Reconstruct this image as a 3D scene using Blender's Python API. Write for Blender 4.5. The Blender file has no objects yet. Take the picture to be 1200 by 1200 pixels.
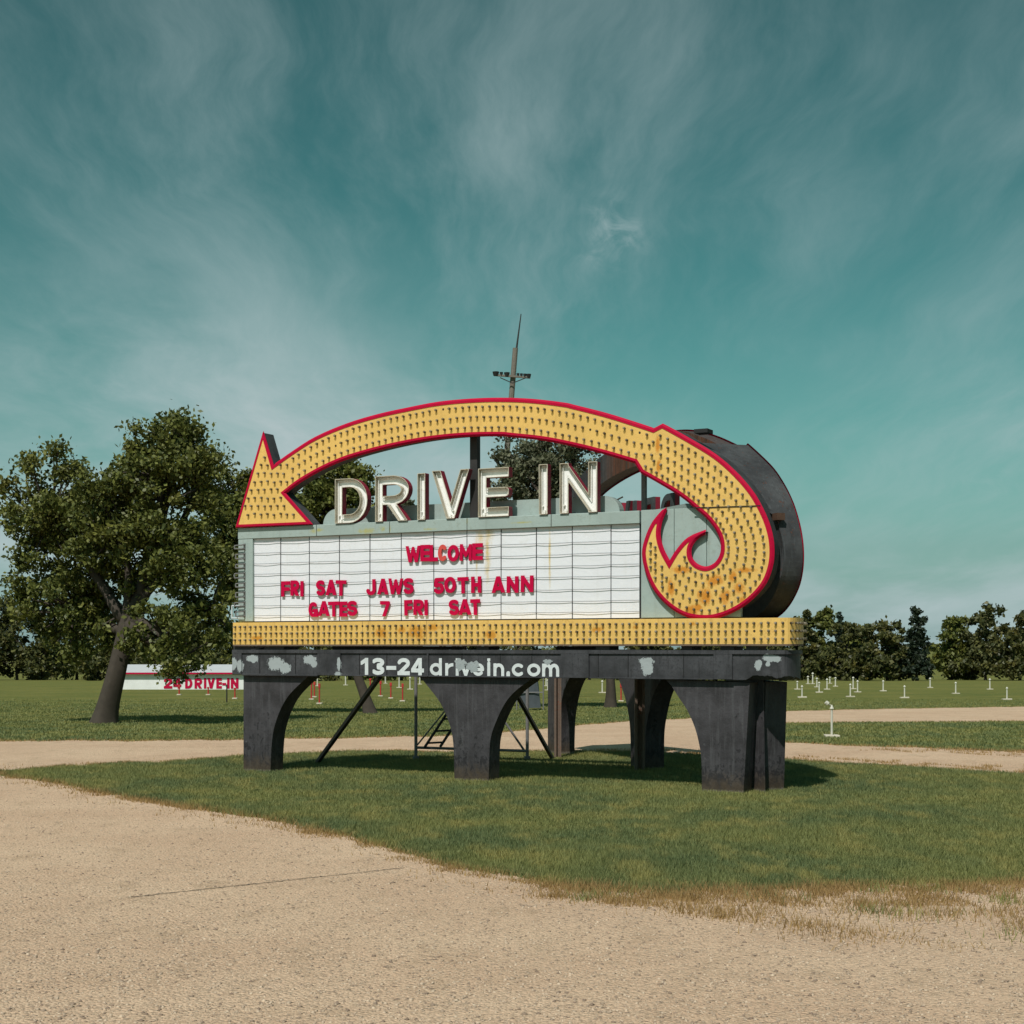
import bpy, bmesh, math, random
import numpy as np
from mathutils import Vector, Matrix
from mathutils.geometry import tessellate_polygon
random.seed(7); rng = np.random.default_rng(11)
SC = bpy.context.scene
COL = SC.collection

# ------------------------------------------------------------------ camera
F, H, HY = 1800.0, 1.8, 758.0            # focal length in photo pixels, eye height, horizon row
cam_d = bpy.data.cameras.new('camera'); cam = bpy.data.objects.new('camera', cam_d); COL.objects.link(cam)
cam.location = (0, 0, H); cam.rotation_euler = (math.pi/2, 0, 0)
cam_d.sensor_width = 36; cam_d.lens = 36*F/1200; cam_d.shift_y = (HY-600)/1200
cam_d.clip_end = 5000
SC.camera = cam
SC.render.resolution_x = SC.render.resolution_y = 1024

# ------------------------------------------------------------------ node helper
class NT:
    def __init__(s, nt): s.nt = nt; s.n = nt.nodes; s.l = nt.links
    def node(s, t, **kw):
        n = s.n.new(t)
        for k, v in kw.items(): setattr(n, k, v)
        return n
    def put(s, sock, v):
        if isinstance(v, bpy.types.NodeSocket): s.l.new(v, sock)
        elif v is not None:
            if hasattr(sock, 'default_value'):
                try: sock.default_value = v
                except Exception: sock.default_value = (*v, 1.0)
    def math(s, op, a, b=None, c=None, clamp=False):
        n = s.node('ShaderNodeMath', operation=op, use_clamp=clamp)
        s.put(n.inputs[0], a); s.put(n.inputs[1], b); s.put(n.inputs[2], c); return n.outputs[0]
    def vmath(s, op, a, b=None):
        n = s.node('ShaderNodeVectorMath', operation=op); s.put(n.inputs[0], a); s.put(n.inputs[1], b)
        return n.outputs['Value'] if op in ('LENGTH', 'DISTANCE', 'DOT_PRODUCT') else n.outputs[0]
    def noise(s, v, scale, detail=4, rough=.55, dist=0.0, col=False):
        n = s.node('ShaderNodeTexNoise'); s.put(n.inputs['Vector'], v); n.inputs['Scale'].default_value = scale
        n.inputs['Detail'].default_value = detail; n.inputs['Roughness'].default_value = rough; n.inputs['Distortion'].default_value = dist
        return n.outputs['Color' if col else 'Fac']
    def ramp(s, f, a, b, smooth=True):
        n = s.node('ShaderNodeMapRange', interpolation_type='SMOOTHSTEP' if smooth else 'LINEAR'); s.put(n.inputs[0], f)
        n.inputs[1].default_value = a; n.inputs[2].default_value = b; return n.outputs[0]
    def mix(s, f, a, b, mode='MIX'):
        n = s.node('ShaderNodeMix', data_type='RGBA', blend_type=mode); s.put(n.inputs[0], f)
        for i, v in ((6, a), (7, b)):
            if isinstance(v, bpy.types.NodeSocket): s.l.new(v, n.inputs[i])
            else: n.inputs[i].default_value = (*v[:3], 1)
        return n.outputs[2]
    def mapv(s, v, scale=(1, 1, 1), loc=(0, 0, 0), rot=(0, 0, 0)):
        n = s.node('ShaderNodeMapping'); s.put(n.inputs[0], v); n.inputs['Scale'].default_value = scale
        n.inputs['Location'].default_value = loc; n.inputs['Rotation'].default_value = rot; return n.outputs[0]
    def sep(s, v):
        n = s.node('ShaderNodeSeparateXYZ'); s.put(n.inputs[0], v); return n.outputs

# ------------------------------------------------------------------ world + sun
SUN_EL, SUN_AZ = math.radians(52), math.radians(22)      # shadows fall 22 deg right of straight ahead
to_sun = Vector((-math.sin(SUN_AZ)*math.cos(SUN_EL), -math.cos(SUN_AZ)*math.cos(SUN_EL), math.sin(SUN_EL)))
W = bpy.data.worlds.new('World'); SC.world = W; W.use_nodes = True
w = NT(W.node_tree); w.n.clear()
wo = w.node('ShaderNodeOutputWorld'); bg = w.node('ShaderNodeBackground'); w.l.new(bg.outputs[0], wo.inputs[0])
sky = w.node('ShaderNodeTexSky', sky_type='NISHITA'); sky.sun_disc = False
sky.sun_elevation = SUN_EL; sky.sun_rotation = math.atan2(to_sun.x, to_sun.y)
sky.altitude = 250; sky.air_density = 1.0; sky.dust_density = 1.2; sky.ozone_density = 1.6
tc = w.node('ShaderNodeTexCoord'); dirv = w.vmath('NORMALIZE', tc.outputs['Generated'])
hs = w.node('ShaderNodeHueSaturation'); w.l.new(sky.outputs[0], hs.inputs['Color']); hs.inputs['Saturation'].default_value = .72; hs.inputs['Hue'].default_value = .455
gm = w.node('ShaderNodeGamma'); w.l.new(hs.outputs[0], gm.inputs[0]); gm.inputs[1].default_value = 1.6
SKY_TINT = (.128, .240, .196)
skyc = w.mix(1.0, gm.outputs[0], SKY_TINT, 'MULTIPLY')
dx, dy, dz = w.sep(dirv)[:3]
inv = w.math('DIVIDE', 1.0, w.math('ADD', w.math('MAXIMUM', dz, 0.0), .16))
cb = w.node('ShaderNodeCombineXYZ'); w.put(cb.inputs[0], w.math('MULTIPLY', dx, inv)); w.put(cb.inputs[1], w.math('MULTIPLY', dy, inv))
cp = cb.outputs[0]
warp = w.noise(cp, 1.3, 3, .5, col=True)
cpw = w.vmath('ADD', cp, w.vmath('MULTIPLY', w.vmath('SUBTRACT', warp, (.5, .5, .5)), (.34, .34, .34)))
streak = w.noise(w.mapv(cpw, (2.0, .42, 1), rot=(0, 0, math.radians(34)), loc=(1.7, .4, 0)), 1.5, 10, .64)
broad = w.noise(w.mapv(cp, (1, .6, 1), loc=(4.1, 2.3, 0)), .9, 4, .5)
wisps = w.math('MULTIPLY', w.ramp(streak, .34, .80), w.ramp(broad, .26, .66))
low = w.ramp(w.math('SUBTRACT', w.noise(w.mapv(cpw, (.8, .5, 1), loc=(9, 3, 0)), 1.1, 7, .6), w.math('MULTIPLY', dz, .55)), .36, .62)
low = w.math('MULTIPLY', low, w.math('SUBTRACT', 1.0, w.ramp(dz, .05, .24)))
puff_d = w.vmath('DISTANCE', dirv, Vector(((716-600)/F, 1, (HY-275)/F)).normalized())
puff = w.math('MULTIPLY', w.math('SUBTRACT', 1.0, w.ramp(puff_d, .004, .034)), w.ramp(w.noise(w.mapv(dirv, (1, 1, 1.6)), 44, 7, .62, .8), .38, .70))
cl = w.math('ADD', w.math('MULTIPLY', wisps, .54), w.math('ADD', w.math('MULTIPLY', low, .66), w.math('MULTIPLY', puff, .34)), clamp=True)
bank_d = w.vmath('DISTANCE', w.vmath('MULTIPLY', dirv, (1, 1, 1.9)), w.vmath('MULTIPLY', Vector(((215-600)/F, 1, (HY-490)/F)).normalized(), (1, 1, 1.9)))
bank = w.math('MULTIPLY', w.math('SUBTRACT', 1.0, w.ramp(bank_d, .02, .30)), w.ramp(w.noise(w.mapv(cpw, (1.2, .7, 1), loc=(2, 7, 0)), 1.6, 8, .6), .28, .70))
cl = w.math('ADD', cl, w.math('MULTIPLY', bank, .62), clamp=True)
skyc = w.mix(w.math('MULTIPLY', w.ramp(dz, .22, .0), .62), skyc, (3.15, 5.0, 5.1))
CLOUD = (4.9, 6.1, 6.2)
allc = w.mix(cl, skyc, CLOUD)
w.l.new(allc, bg.inputs[0]); bg.inputs[1].default_value = .085
sd = bpy.data.lights.new('sun', 'SUN'); so = bpy.data.objects.new('sun', sd); COL.objects.link(so)
sd.energy = 4.1; sd.angle = math.radians(.53); sd.color = (1.0, .965, .915)
so.rotation_euler = to_sun.to_track_quat('Z', 'Y').to_euler(); so.location = to_sun*60
vs = SC.view_settings; vs.view_transform = 'Standard'; vs.look = 'None'; vs.exposure = 0.0; vs.gamma = 1.0; vs.use_curve_mapping = False

# ------------------------------------------------------------------ ground profile and pixel rays
def gz(y):
    y = np.minimum(np.asarray(y, float), 300.0)
    return -.0156*4*np.logaddexp(0, (y-28)/4)
def groundY(py):
    lo, hi = 5.0, 300.0
    for _ in range(60):
        m = (lo+hi)/2
        p = HY + F*(H-float(gz(m)))/m
        if p > py: lo = m
        else: hi = m
    return lo
def gpt(px, py):
    y = groundY(py); return ((px-600)*y/F, y, float(gz(y)))
def ray(px, py, Y): return Vector(((px-600)*Y/F, Y, H+(HY-py)*Y/F))

# sign frames: u runs from the apex to the far end, n outwards, z up
fd = Vector((-.889, .459, 0)).normalized(); nf = Vector((-fd.y, fd.x, 0)); 
rd = Vector((-.332, .943, 0)).normalized(); nr = Vector((rd.y, -rd.x, 0))
OF = Vector((3.146, 18.57, 0)); OR = Vector((3.52, 18.86, 0))
MF = Matrix.Translation(OF) @ Matrix(((fd.x, nf.x, 0, 0), (fd.y, nf.y, 0, 0), (0, 0, 1, 0), (0, 0, 0, 1)))
MR = Matrix.Translation(OR) @ Matrix(((rd.x, nr.x, 0, 0), (rd.y, nr.y, 0, 0), (0, 0, 1, 0), (0, 0, 0, 1)))
MFi = MF.inverted()
def P(px, py, n=0.0):
    d = Vector(((px-600)/F, 1, (HY-py)/F)); o = OF + nf*n
    t = o.dot(nf)/d.dot(nf)
    w_ = d*t; return ((w_-OF).dot(fd), w_.z+H)
def PU(px, n=0.0): return P(px, 700, n)[0]

# ------------------------------------------------------------------ object helpers
def link(name, mesh, mat=None, parent=None, M=None):
    o = bpy.data.objects.new(name, mesh); COL.objects.link(o)
    if mat is not None:
        for m in (mat if isinstance(mat, (list, tuple)) else [mat]): mesh.materials.append(m) if len(mesh.materials) < (len(mat) if isinstance(mat, (list, tuple)) else 1) else None
    if parent is not None: o.parent = parent
    if M is not None: o.matrix_basis = M
    return o
def tag(o, label=None, cat=None, group=None, kind=None):
    if label: o['label'] = label
    if cat: o['category'] = cat
    if group: o['group'] = group
    if kind: o['kind'] = kind
    return o
def empty(name, loc=(0, 0, 0)):
    o = bpy.data.objects.new(name, None); COL.objects.link(o); o.location = loc; o.empty_display_size = .2; return o
def mesh_of(V, Fc, name='m', smooth=False):
    me = bpy.data.meshes.new(name); me.from_pydata([tuple(v) for v in V], [], [tuple(f) for f in Fc]); me.update()
    if smooth:
        for p in me.polygons: p.use_smooth = True
    return me
class MB:
    def __init__(s): s.V = []; s.F = []; s.mi = []
    def add(s, V, Fc, mi=0):
        b = len(s.V); s.V += [tuple(v) for v in V]; s.F += [tuple(i+b for i in f) for f in Fc]; s.mi += [mi]*len(Fc); return s
    def box(s, x0, x1, y0, y1, z0, z1, mi=0, jit=0):
        c = [(x, y, z) for z in (z0, z1) for y in (y0, y1) for x in (x0, x1)]
        if jit: c = [tuple(a+random.uniform(-jit, jit) for a in v) for v in c]
        return s.add(c, [(0, 2, 3, 1), (4, 5, 7, 6), (0, 1, 5, 4), (2, 6, 7, 3), (0, 4, 6, 2), (1, 3, 7, 5)], mi)
    def tube(s, a, b, r0, r1=None, n=8, cap=True, mi=0):
        a, b = Vector(a), Vector(b); r1 = r0 if r1 is None else r1; d = (b-a).normalized()
        x = d.orthogonal().normalized(); y = d.cross(x); V = []
        for p, r in ((a, r0), (b, r1)):
            for k in range(n):
                t = 2*math.pi*k/n; V.append(p + (x*math.cos(t)+y*math.sin(t))*r)
        Fc = [(k, (k+1) % n, n+(k+1) % n, n+k) for k in range(n)]
        if cap: Fc += [tuple(range(n-1, -1, -1)), tuple(range(n, 2*n))]
        return s.add(V, Fc, mi)
    def path(s, pts, r, n=7, mi=0):
        for a, b in zip(pts, pts[1:]): s.tube(a, b, r if not callable(r) else r(0), None, n, True, mi)
        return s
    def bar(s, a, b, wdt, h, mi=0, up=Vector((0, 0, 1))):
        a, b = Vector(a), Vector(b); d = (b-a).normalized(); x = d.cross(up)
        if x.length < 1e-3: x = d.cross(Vector((0, 1, 0)))
        x.normalize(); y = x.cross(d); V = []
        for p in (a, b):
            for sx, sy in ((-1, -1), (1, -1), (1, 1), (-1, 1)): V.append(p + x*sx*wdt/2 + y*sy*h/2)
        return s.add(V, [(3, 2, 1, 0), (4, 5, 6, 7), (0, 1, 5, 4), (1, 2, 6, 5), (2, 3, 7, 6), (3, 0, 4, 7)], mi)
    def prism(s, loops, n0, n1, mi=0, back=True):           # loops in (u, z), extruded along n
        V, Fc = prism(loops, n0, n1, back); return s.add(V, Fc, mi)
    def mesh(s, name='m', smooth=False, bevel=0):
        me = mesh_of(s.V, s.F, name, smooth)
        if any(s.mi): me.polygons.foreach_set('material_index', s.mi)
        return fixn(me, bevel)
    def build(s, name, mat, parent=None, M=None, smooth=False, bevel=0): return link(name, s.mesh(name, smooth, bevel), mat, parent, M)
def fixn(me, bevel=0):
    bm = bmesh.new(); bm.from_mesh(me); bmesh.ops.recalc_face_normals(bm, faces=bm.faces)
    if bevel:
        es = [e for e in bm.edges if e.is_manifold and e.calc_face_angle(0) > .5]
        bmesh.ops.bevel(bm, geom=es, offset=bevel, segments=1, affect='EDGES', profile=.5)
    bm.to_mesh(me); bm.free(); return me
def prism(loops, n0, n1, back=True):
    f0 = n0 if callable(n0) else (lambda i, u, z: n0)
    V = []; Fc = []; flat = [p for lp in loops for p in lp]
    N = len(flat)
    V += [(u, n1, z) for (u, z) in flat] + [(u, f0(i, u, z), z) for i, (u, z) in enumerate(flat)]
    tris = tessellate_polygon([[Vector((u, z, 0)) for u, z in lp] for lp in loops])
    for t in tris: Fc.append(tuple(t))
    if back:
        for t in tris: Fc.append(tuple(N+i for i in reversed(t)))
    b = 0
    for lp in loops:
        m = len(lp)
        for k in range(m): Fc.append((b+k, b+(k+1) % m, N+b+(k+1) % m, N+b+k))
        b += m
    return V, Fc
def inset(lp, d):                                            # miter inset of a closed loop (either winding)
    n = len(lp); A = sum(lp[i][0]*lp[(i+1) % n][1]-lp[(i+1) % n][0]*lp[i][1] for i in range(n)); sg = 1 if A > 0 else -1
    out = []
    for i in range(n):
        p0, p1, p2 = (Vector(lp[j % n]) for j in (i-1, i, i+1))
        a = (p1-p0).normalized(); b = (p2-p1).normalized()
        na = Vector((-a.y, a.x))*sg; nb = Vector((-b.y, b.x))*sg
        m = na+nb; q = m.dot(m)
        if q < .02: m = na*1.0; k = d
        else: k = 2*d/q
        k = min(k, d*9/max(m.length, .05))
        out.append(tuple(p1+m*k))
    return out
def inset_clean(lp, d):
    q = inset(lp, d); n = len(lp); bad = [(not inside(lp, *q[i])) or edist(lp, *q[i]) < d*.93 for i in range(n)]
    if not any(bad): return q
    i0 = next(i for i in range(n) if not bad[i]); i = 0
    while i < n:
        a = (i0+i) % n
        if bad[a]:
            j = i
            while bad[(i0+j) % n]: j += 1
            p, w_ = q[(i0+i-1) % n], q[(i0+j) % n]; m = ((p[0]+w_[0])/2, (p[1]+w_[1])/2)
            for k in range(i, j): q[(i0+k) % n] = m
            i = j
        else: i += 1
    return q
def inside(lp, x, y):
    c = False; n = len(lp); j = n-1
    for i in range(n):
        xi, yi = lp[i]; xj, yj = lp[j]
        if (yi > y) != (yj > y) and x < (xj-xi)*(y-yi)/(yj-yi)+xi: c = not c
        j = i
    return c
def edist(lp, x, y):
    a = np.array(lp); b = np.roll(a, -1, 0); p = np.array((x, y)); ab = b-a
    t = np.clip(((p-a)*ab).sum(1)/np.maximum((ab*ab).sum(1), 1e-9), 0, 1)
    return float(np.sqrt((((a+ab*t[:, None])-p)**2).sum(1)).min())
def smooth_open(pts, k=6):                                   # Catmull-Rom through points
    out = []; n = len(pts)
    for i in range(n-1):
        p0, p1, p2, p3 = (np.array(pts[max(0, min(n-1, j))]) for j in (i-1, i, i+1, i+2))
        for t in np.linspace(0, 1, k, endpoint=False):
            out.append(tuple(.5*((2*p1)+(-p0+p2)*t+(2*p0-5*p1+4*p2-p3)*t*t+(-p0+3*p1-3*p2+p3)*t**3)))
    out.append(tuple(pts[-1])); return out

# ------------------------------------------------------------------ materials
def newmat(name):
    m = bpy.data.materials.new(name); m.use_nodes = True; t = NT(m.node_tree); t.n.clear()
    o = t.node('ShaderNodeOutputMaterial'); b = t.node('ShaderNodeBsdfPrincipled'); t.l.new(b.outputs[0], o.inputs[0])
    return m, t, b, o
def bump(t, b, h, strength=.3, dist=.01):
    n = t.node('ShaderNodeBump'); n.inputs['Strength'].default_value = strength; n.inputs['Distance'].default_value = dist
    t.put(n.inputs['Height'], h); t.l.new(n.outputs[0], b.inputs['Normal'])
def patches(t, co, lst, nz):                                 # irregular stains at given (u, z, ru, rz)
    acc = None; s = t.sep(co)
    for (u, z, ru, rz) in lst:
        a = t.math('DIVIDE', t.math('SUBTRACT', s[0], u), ru); b = t.math('DIVIDE', t.math('SUBTRACT', s[2], z), rz)
        d = t.math('SQRT', t.math('ADD', t.math('MULTIPLY', a, a), t.math('MULTIPLY', b, b)))
        v = t.math('SUBTRACT', 1.0, d)
        acc = v if acc is None else t.math('MAXIMUM', acc, v)
    return t.math('ADD', acc, t.math('MULTIPLY', t.math('SUBTRACT', nz, .5), 2.6))
def painted(name, base, rough=.55, dirt=(.12, .09, .06), dirt_amt=.35, rust=None, rust_amt=0., stain=None, stain_col=None, stain2=None, stain2_col=None, streak=True, scale=1.0, flat=0.06, stain_thr=(.0, .5), spec=.35, speck=0):
    m, t, b, o = newmat(name); co = t.node('ShaderNodeTexCoord').outputs['Object']
    big = t.noise(co, 1.7*scale, 5, .6); fine = t.noise(co, 16*scale, 6, .65); grit = t.noise(co, 70*scale, 3, .6)
    c = t.mix(t.ramp(big, .3, .7), tuple(x*(1-flat) for x in base), tuple(min(1, x*(1+flat)) for x in base))
    if streak:
        st = t.noise(t.mapv(co, (9*scale, 9*scale, .7*scale)), 1.6, 5, .65)
        c = t.mix(t.math('MULTIPLY', t.ramp(st, .52, .78), dirt_amt), c, dirt)
    c = t.mix(t.math('MULTIPLY', t.ramp(t.math('MULTIPLY', fine, t.math('ADD', .5, big)), .55, .75), dirt_amt), c, dirt)
    if speck:
        c = t.mix(t.math('MULTIPLY', t.ramp(t.noise(co, 55, 3, .6), .66, .72), speck), c, (.16, .07, .02))
    if rust:
        rm = t.ramp(t.math('ADD', t.math('MULTIPLY', fine, .6), t.math('MULTIPLY', big, .4)), .62-.2*rust_amt, .70-.15*rust_amt)
        c = t.mix(t.math('MULTIPLY', rm, min(1, .4+rust_amt)), c, rust)
    if stain:
        nz = t.math('ADD', t.math('MULTIPLY', t.noise(t.mapv(co, (1, 1, .55)), 9, 6, .7), .75), t.math('MULTIPLY', grit, .25))
        c = t.mix(t.math('MULTIPLY', t.ramp(patches(t, co, stain, nz), *stain_thr), .92), c, stain_col)
    if stain2:
        nz = t.math('ADD', t.math('MULTIPLY', t.noise(t.mapv(co, (1.5, 1.5, .8)), 16, 8, .8, .6), .7), t.math('MULTIPLY', t.noise(co, 60, 4, .7), .3))
        c = t.mix(t.ramp(patches(t, co, stain2, nz), .12, .16), c, stain2_col)
    t.l.new(c, b.inputs['Base Color']); t.put(b.inputs['Roughness'], t.math('ADD', rough-.1, t.math('MULTIPLY', fine, .25)))
    b.inputs['Specular IOR Level'].default_value = spec
    bump(t, b, t.math('ADD', t.math('MULTIPLY', big, 2.0), t.math('MULTIPLY', grit, .12)), .35, .02)
    return m
def plain(name, base, rough=.6, var=.15, scale=8, spec=.3, metal=0):
    m, t, b, o = newmat(name); co = t.node('ShaderNodeTexCoord').outputs['Object']
    nz = t.noise(co, scale, 5, .6)
    c = t.mix(nz, tuple(x*(1-var) for x in base), tuple(min(1, x*(1+var)) for x in base))
    t.l.new(c, b.inputs['Base Color']); b.inputs['Roughness'].default_value = rough; b.inputs['Specular IOR Level'].default_value = spec; b.inputs['Metallic'].default_value = metal
    bump(t, b, nz, .2, .01); return m
def pst(lst, n=0.0):
    out = []
    for (px, py, rx, ry) in lst:
        u, z = P(px, py, n); u2 = P(px+rx, py, n)[0]; z2 = P(px, py+ry, n)[1]
        out.append((u, z, abs(u2-u), abs(z2-z)))
    return out
NA, NB_, NBM = .06, .10, .08            # outward offsets: arrow face, bulb band, base beam
M = {}
YEL = (.72, .45, .125)
M['yellow'] = painted('yellow_enamel', YEL, .5, (.36, .19, .05), .30, (.40, .16, .02), .02,
    stain=pst([(771, 522, 5, 18), (772, 545, 4, 12), (826, 700, 10, 16), (810, 716, 9, 9), (850, 700, 8, 14), (866, 690, 9, 10), (838, 680, 14, 9), (800, 668, 16, 6), (874, 668, 18, 5), (858, 676, 8, 10), (786, 690, 5, 14), (818, 712, 8, 6), (870, 706, 5, 9)], NA), stain_col=(.55, .20, .012), stain_thr=(.05, .75), speck=.35)
M['yellow_band'] = painted('yellow_enamel_band', YEL, .5, (.36, .19, .05), .45, (.36, .14, .02), .05,
    stain=pst([(487, 741, 16, 11), (470, 738, 8, 6), (508, 735, 12, 6), (812, 731, 7, 4), (446, 742, 14, 8), (700, 738, 10, 5), (575, 744, 12, 7), (745, 735, 5, 4), (300, 748, 10, 4)], NB_), stain_col=(.55, .23, .02), stain_thr=(.0, .8), speck=.6)
M['red'] = painted('red_enamel', (.43, .0025, .034), .6, (.20, .02, .03), .5, (.22, .06, .03), .06, scale=2.0, spec=.1)
M['red_letter'] = painted('red_plastic', (.49, .0015, .045), .6, (.38, .008, .045), .2, streak=False, spec=.1)
M['red_faded'] = painted('faded_red_plastic', (.60, .07, .06), .4, (.5, .05, .06), .3, streak=False)
M['cab'] = painted('dark_sheet_metal', (.055, .058, .06), .62, (.02, .02, .02), .5, (.17, .055, .022), .10, scale=1.3, flat=.25)
M['cab_rust_old'] = painted('rusted_sheet_metal', (.085, .045, .028), .7, (.03, .025, .02), .5, (.26, .085, .03), .25, scale=1.3, flat=.3)
def cab_mat():
    m, t, b, o = newmat('cabinet_sides'); co = t.node('ShaderNodeTexCoord').outputs['Object']; s_ = t.sep(co)
    big = t.noise(co, 2.2, 5, .6); fine = t.noise(co, 14, 6, .7); st = t.noise(t.mapv(co, (7, 7, .5)), 2.0, 6, .7); st2 = t.noise(t.mapv(co, (11, 11, .8), loc=(3, 1, 5)), 2.0, 5, .7)
    c = t.mix(t.ramp(big, .3, .7), (.030, .031, .033), (.065, .068, .070))
    c = t.mix(t.math('MULTIPLY', t.ramp(st, .5, .75), .75), c, (.012, .012, .013))
    c = t.mix(t.math('MULTIPLY', t.ramp(st2, .55, .75), .5), c, (.11, .12, .125))
    c = t.mix(t.math('MULTIPLY', t.ramp(t.math('ADD', t.math('MULTIPLY', fine, .5), t.math('MULTIPLY', st, .5)), .56, .66), .85), c, (.13, .042, .018))
    arch = t.mix(t.ramp(st, .35, .65), (.135, .048, .024), (.055, .030, .020)); arch = t.mix(t.math('MULTIPLY', t.ramp(st2, .5, .75), .6), arch, (.15, .13, .115))
    nz_ = t.math('ABSOLUTE', t.sep(t.node('ShaderNodeNewGeometry').outputs['Normal'])[2])
    am = t.math('MULTIPLY', t.math('SUBTRACT', t.ramp(s_[0], UJ_M-.02, UJ_M+.02), t.ramp(s_[0], UJ_M+3.4, UJ_M+4.2)), t.math('SUBTRACT', 1.0, t.math('MULTIPLY', t.ramp(nz_, .3, .6), .75)))
    c = t.mix(am, c, arch)
    t.l.new(c, b.inputs['Base Color']); b.inputs['Roughness'].default_value = .65; b.inputs['Specular IOR Level'].default_value = .3
    bump(t, b, t.math('ADD', big, t.math('MULTIPLY', fine, .3)), .5, .02); return m
UJ_M = P(748, 700, NA)[0]
M['cab_side'] = cab_mat()
M['grey'] = painted('grey_green_paint', (.31, .375, .35), .55, (.17, .18, .13), .28, flat=.07,
    stain=pst([(365, 622, 6, 5), (428, 622, 18, 5), (447, 620, 6, 6), (455, 620, 1.5, 6), (545.5, 611, 1.6, 7), (372, 621, 10, 3), (500, 620, 14, 2.5), (610, 612, 20, 2)], .05), stain_col=(.36, .34, .12), stain_thr=(.1, 1.1))
M['white'] = painted('white_board', (.715, .715, .745), .38, (.50, .46, .36), .16, flat=.02, streak=True,
    stain=pst([(558.5, 655, 2.2, 60), (571, 645, 5, 55), (572, 626, 8, 20), (564, 630, 10, 16), (644, 655, 2.0, 60)], -.036), stain_col=(.58, .42, .14), stain_thr=(.0, 1.3))
M['rail'] = plain('rail_wire', (.16, .17, .17), .5)
M['seam'] = plain('seam_black', (.02, .02, .02), .8)
M['beam'] = painted('black_beam_paint', (.043, .043, .047), .6, (.012, .012, .013), .8, (.10, .105, .11), .10, flat=.45, scale=1.9,
    stain2=pst([(274, 778, 4, 8), (281, 780, 4, 8), (295, 772, 8, 5), (322, 778, 11, 9), (333, 783, 8, 7), (362, 773, 8, 6), (367, 778, 4, 5), (397, 778, 2.5, 9), (396, 790, 4, 3), (758, 782, 8, 11), (757, 775, 10, 5), (901, 771, 10, 5), (910, 772, 6, 5), (888, 779, 5, 7), (899, 778, 3, 4), (930, 781, 1.5, 3), (935, 776, 2, 5)], NBM), stain2_col=(.33, .36, .365))
def leg_mat():
    m, t, b, o = newmat('black_leg_paint'); co = t.node('ShaderNodeTexCoord').outputs['Object']; z = t.sep(co)[2]
    big = t.noise(co, 2.6, 6, .65); mid = t.noise(t.mapv(co, (1.4, 1.4, 1)), 9, 8, .75, .5); fine = t.noise(co, 42, 5, .75); st = t.noise(t.mapv(co, (10, 10, .7)), 1.7, 6, .7)
    c = t.mix(t.ramp(big, .36, .62), (.034, .031, .033), (.056, .052, .056))
    c = t.mix(t.math('MULTIPLY', t.ramp(st, .50, .64), .55), c, (.085, .083, .086))
    c = t.mix(t.math('MULTIPLY', t.ramp(t.math('ADD', t.math('MULTIPLY', mid, .65), t.math('MULTIPLY', t.math('SUBTRACT', big, t.math('MULTIPLY', t.math('SUBTRACT', z, .5), .35)), .35)), .525, .57), .7), c, (.011, .010, .011))
    c = t.mix(t.math('MULTIPLY', t.ramp(fine, .60, .68), .6), c, (.010, .010, .010))
    c = t.mix(t.math('MULTIPLY', t.ramp(t.noise(t.mapv(co, (1, 1, 1), loc=(7, 3, 1)), 13, 8, .78), .645, .67), .85), c, (.17, .172, .175))
    mud = t.ramp(t.math('ADD', z, t.math('MULTIPLY', t.math('SUBTRACT', mid, .5), .7)), .30, .0)
    c = t.mix(t.math('MULTIPLY', mud, .8), c, (.070, .050, .032))
    c = t.mix(t.math('MULTIPLY', t.ramp(t.math('ADD', z, t.math('MULTIPLY', t.math('SUBTRACT', fine, .5), .12)), .05, .02), .8), c, (.16, .14, .11))
    t.l.new(c, b.inputs['Base Color']); t.put(b.inputs['Roughness'], t.math('ADD', .38, t.math('MULTIPLY', mid, .35))); b.inputs['Specular IOR Level'].default_value = .25
    bump(t, b, t.math('ADD', t.math('MULTIPLY', big, 2.2), t.math('MULTIPLY', mid, .35)), .45, .02); return m
M['leg'] = leg_mat()
M['paint_white'] = painted('white_sign_paint', (.60, .63, .63), .6, (.2, .2, .2), .25, streak=False, scale=2)
M['letter_white'] = painted('chipped_white_enamel', (.84, .83, .80), .45, (.30, .18, .08), .30, (.12, .06, .03), .05, scale=1.6, streak=False)
M['letter_rim'] = painted('rusty_rim', (.46, .42, .33), .6, (.24, .13, .05), .8, (.22, .09, .03), .2, scale=2.6)
M['letter_side'] = painted('red_letter_side', (.22, .012, .03), .5, (.10, .02, .02), .4, (.12, .04, .02), .05, scale=2)
M['neon'] = plain('neon_tube', (.74, .73, .68), .25, .2, 8, .5)
M['rust'] = painted('rusty_steel', (.14, .10, .075), .75, (.10, .04, .02), .7, (.24, .07, .03), .3, scale=2.5)
M['steel'] = plain('grey_steel', (.16, .155, .15), .5, .3, 12, .4)
M['dark_steel'] = plain('dark_steel', (.03, .028, .027), .55, .3, 9)
def bulb_mat():
    m, t, b, o = newmat('dusty_bulb'); g = t.node('ShaderNodeNewGeometry'); c = t.mix(g.outputs['Random Per Island'], (.16, .13, .09), (.42, .38, .30)); t.l.new(c, b.inputs['Base Color'])
    b.inputs['Roughness'].default_value = .16; b.inputs['Specular IOR Level'].default_value = .6
    tr = t.node('ShaderNodeBsdfTransparent'); tr.inputs[0].default_value = (.92, .88, .78, 1); mx = t.node('ShaderNodeMixShader'); mx.inputs[0].default_value = .45
    t.l.new(tr.outputs[0], mx.inputs[1]); t.l.new(b.outputs[0], mx.inputs[2]); t.l.new(mx.outputs[0], o.inputs[0]); return m
M['bulb'] = bulb_mat()
M['socket'] = plain('bulb_socket', (.040, .030, .016), .6, .3, 20)

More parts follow.
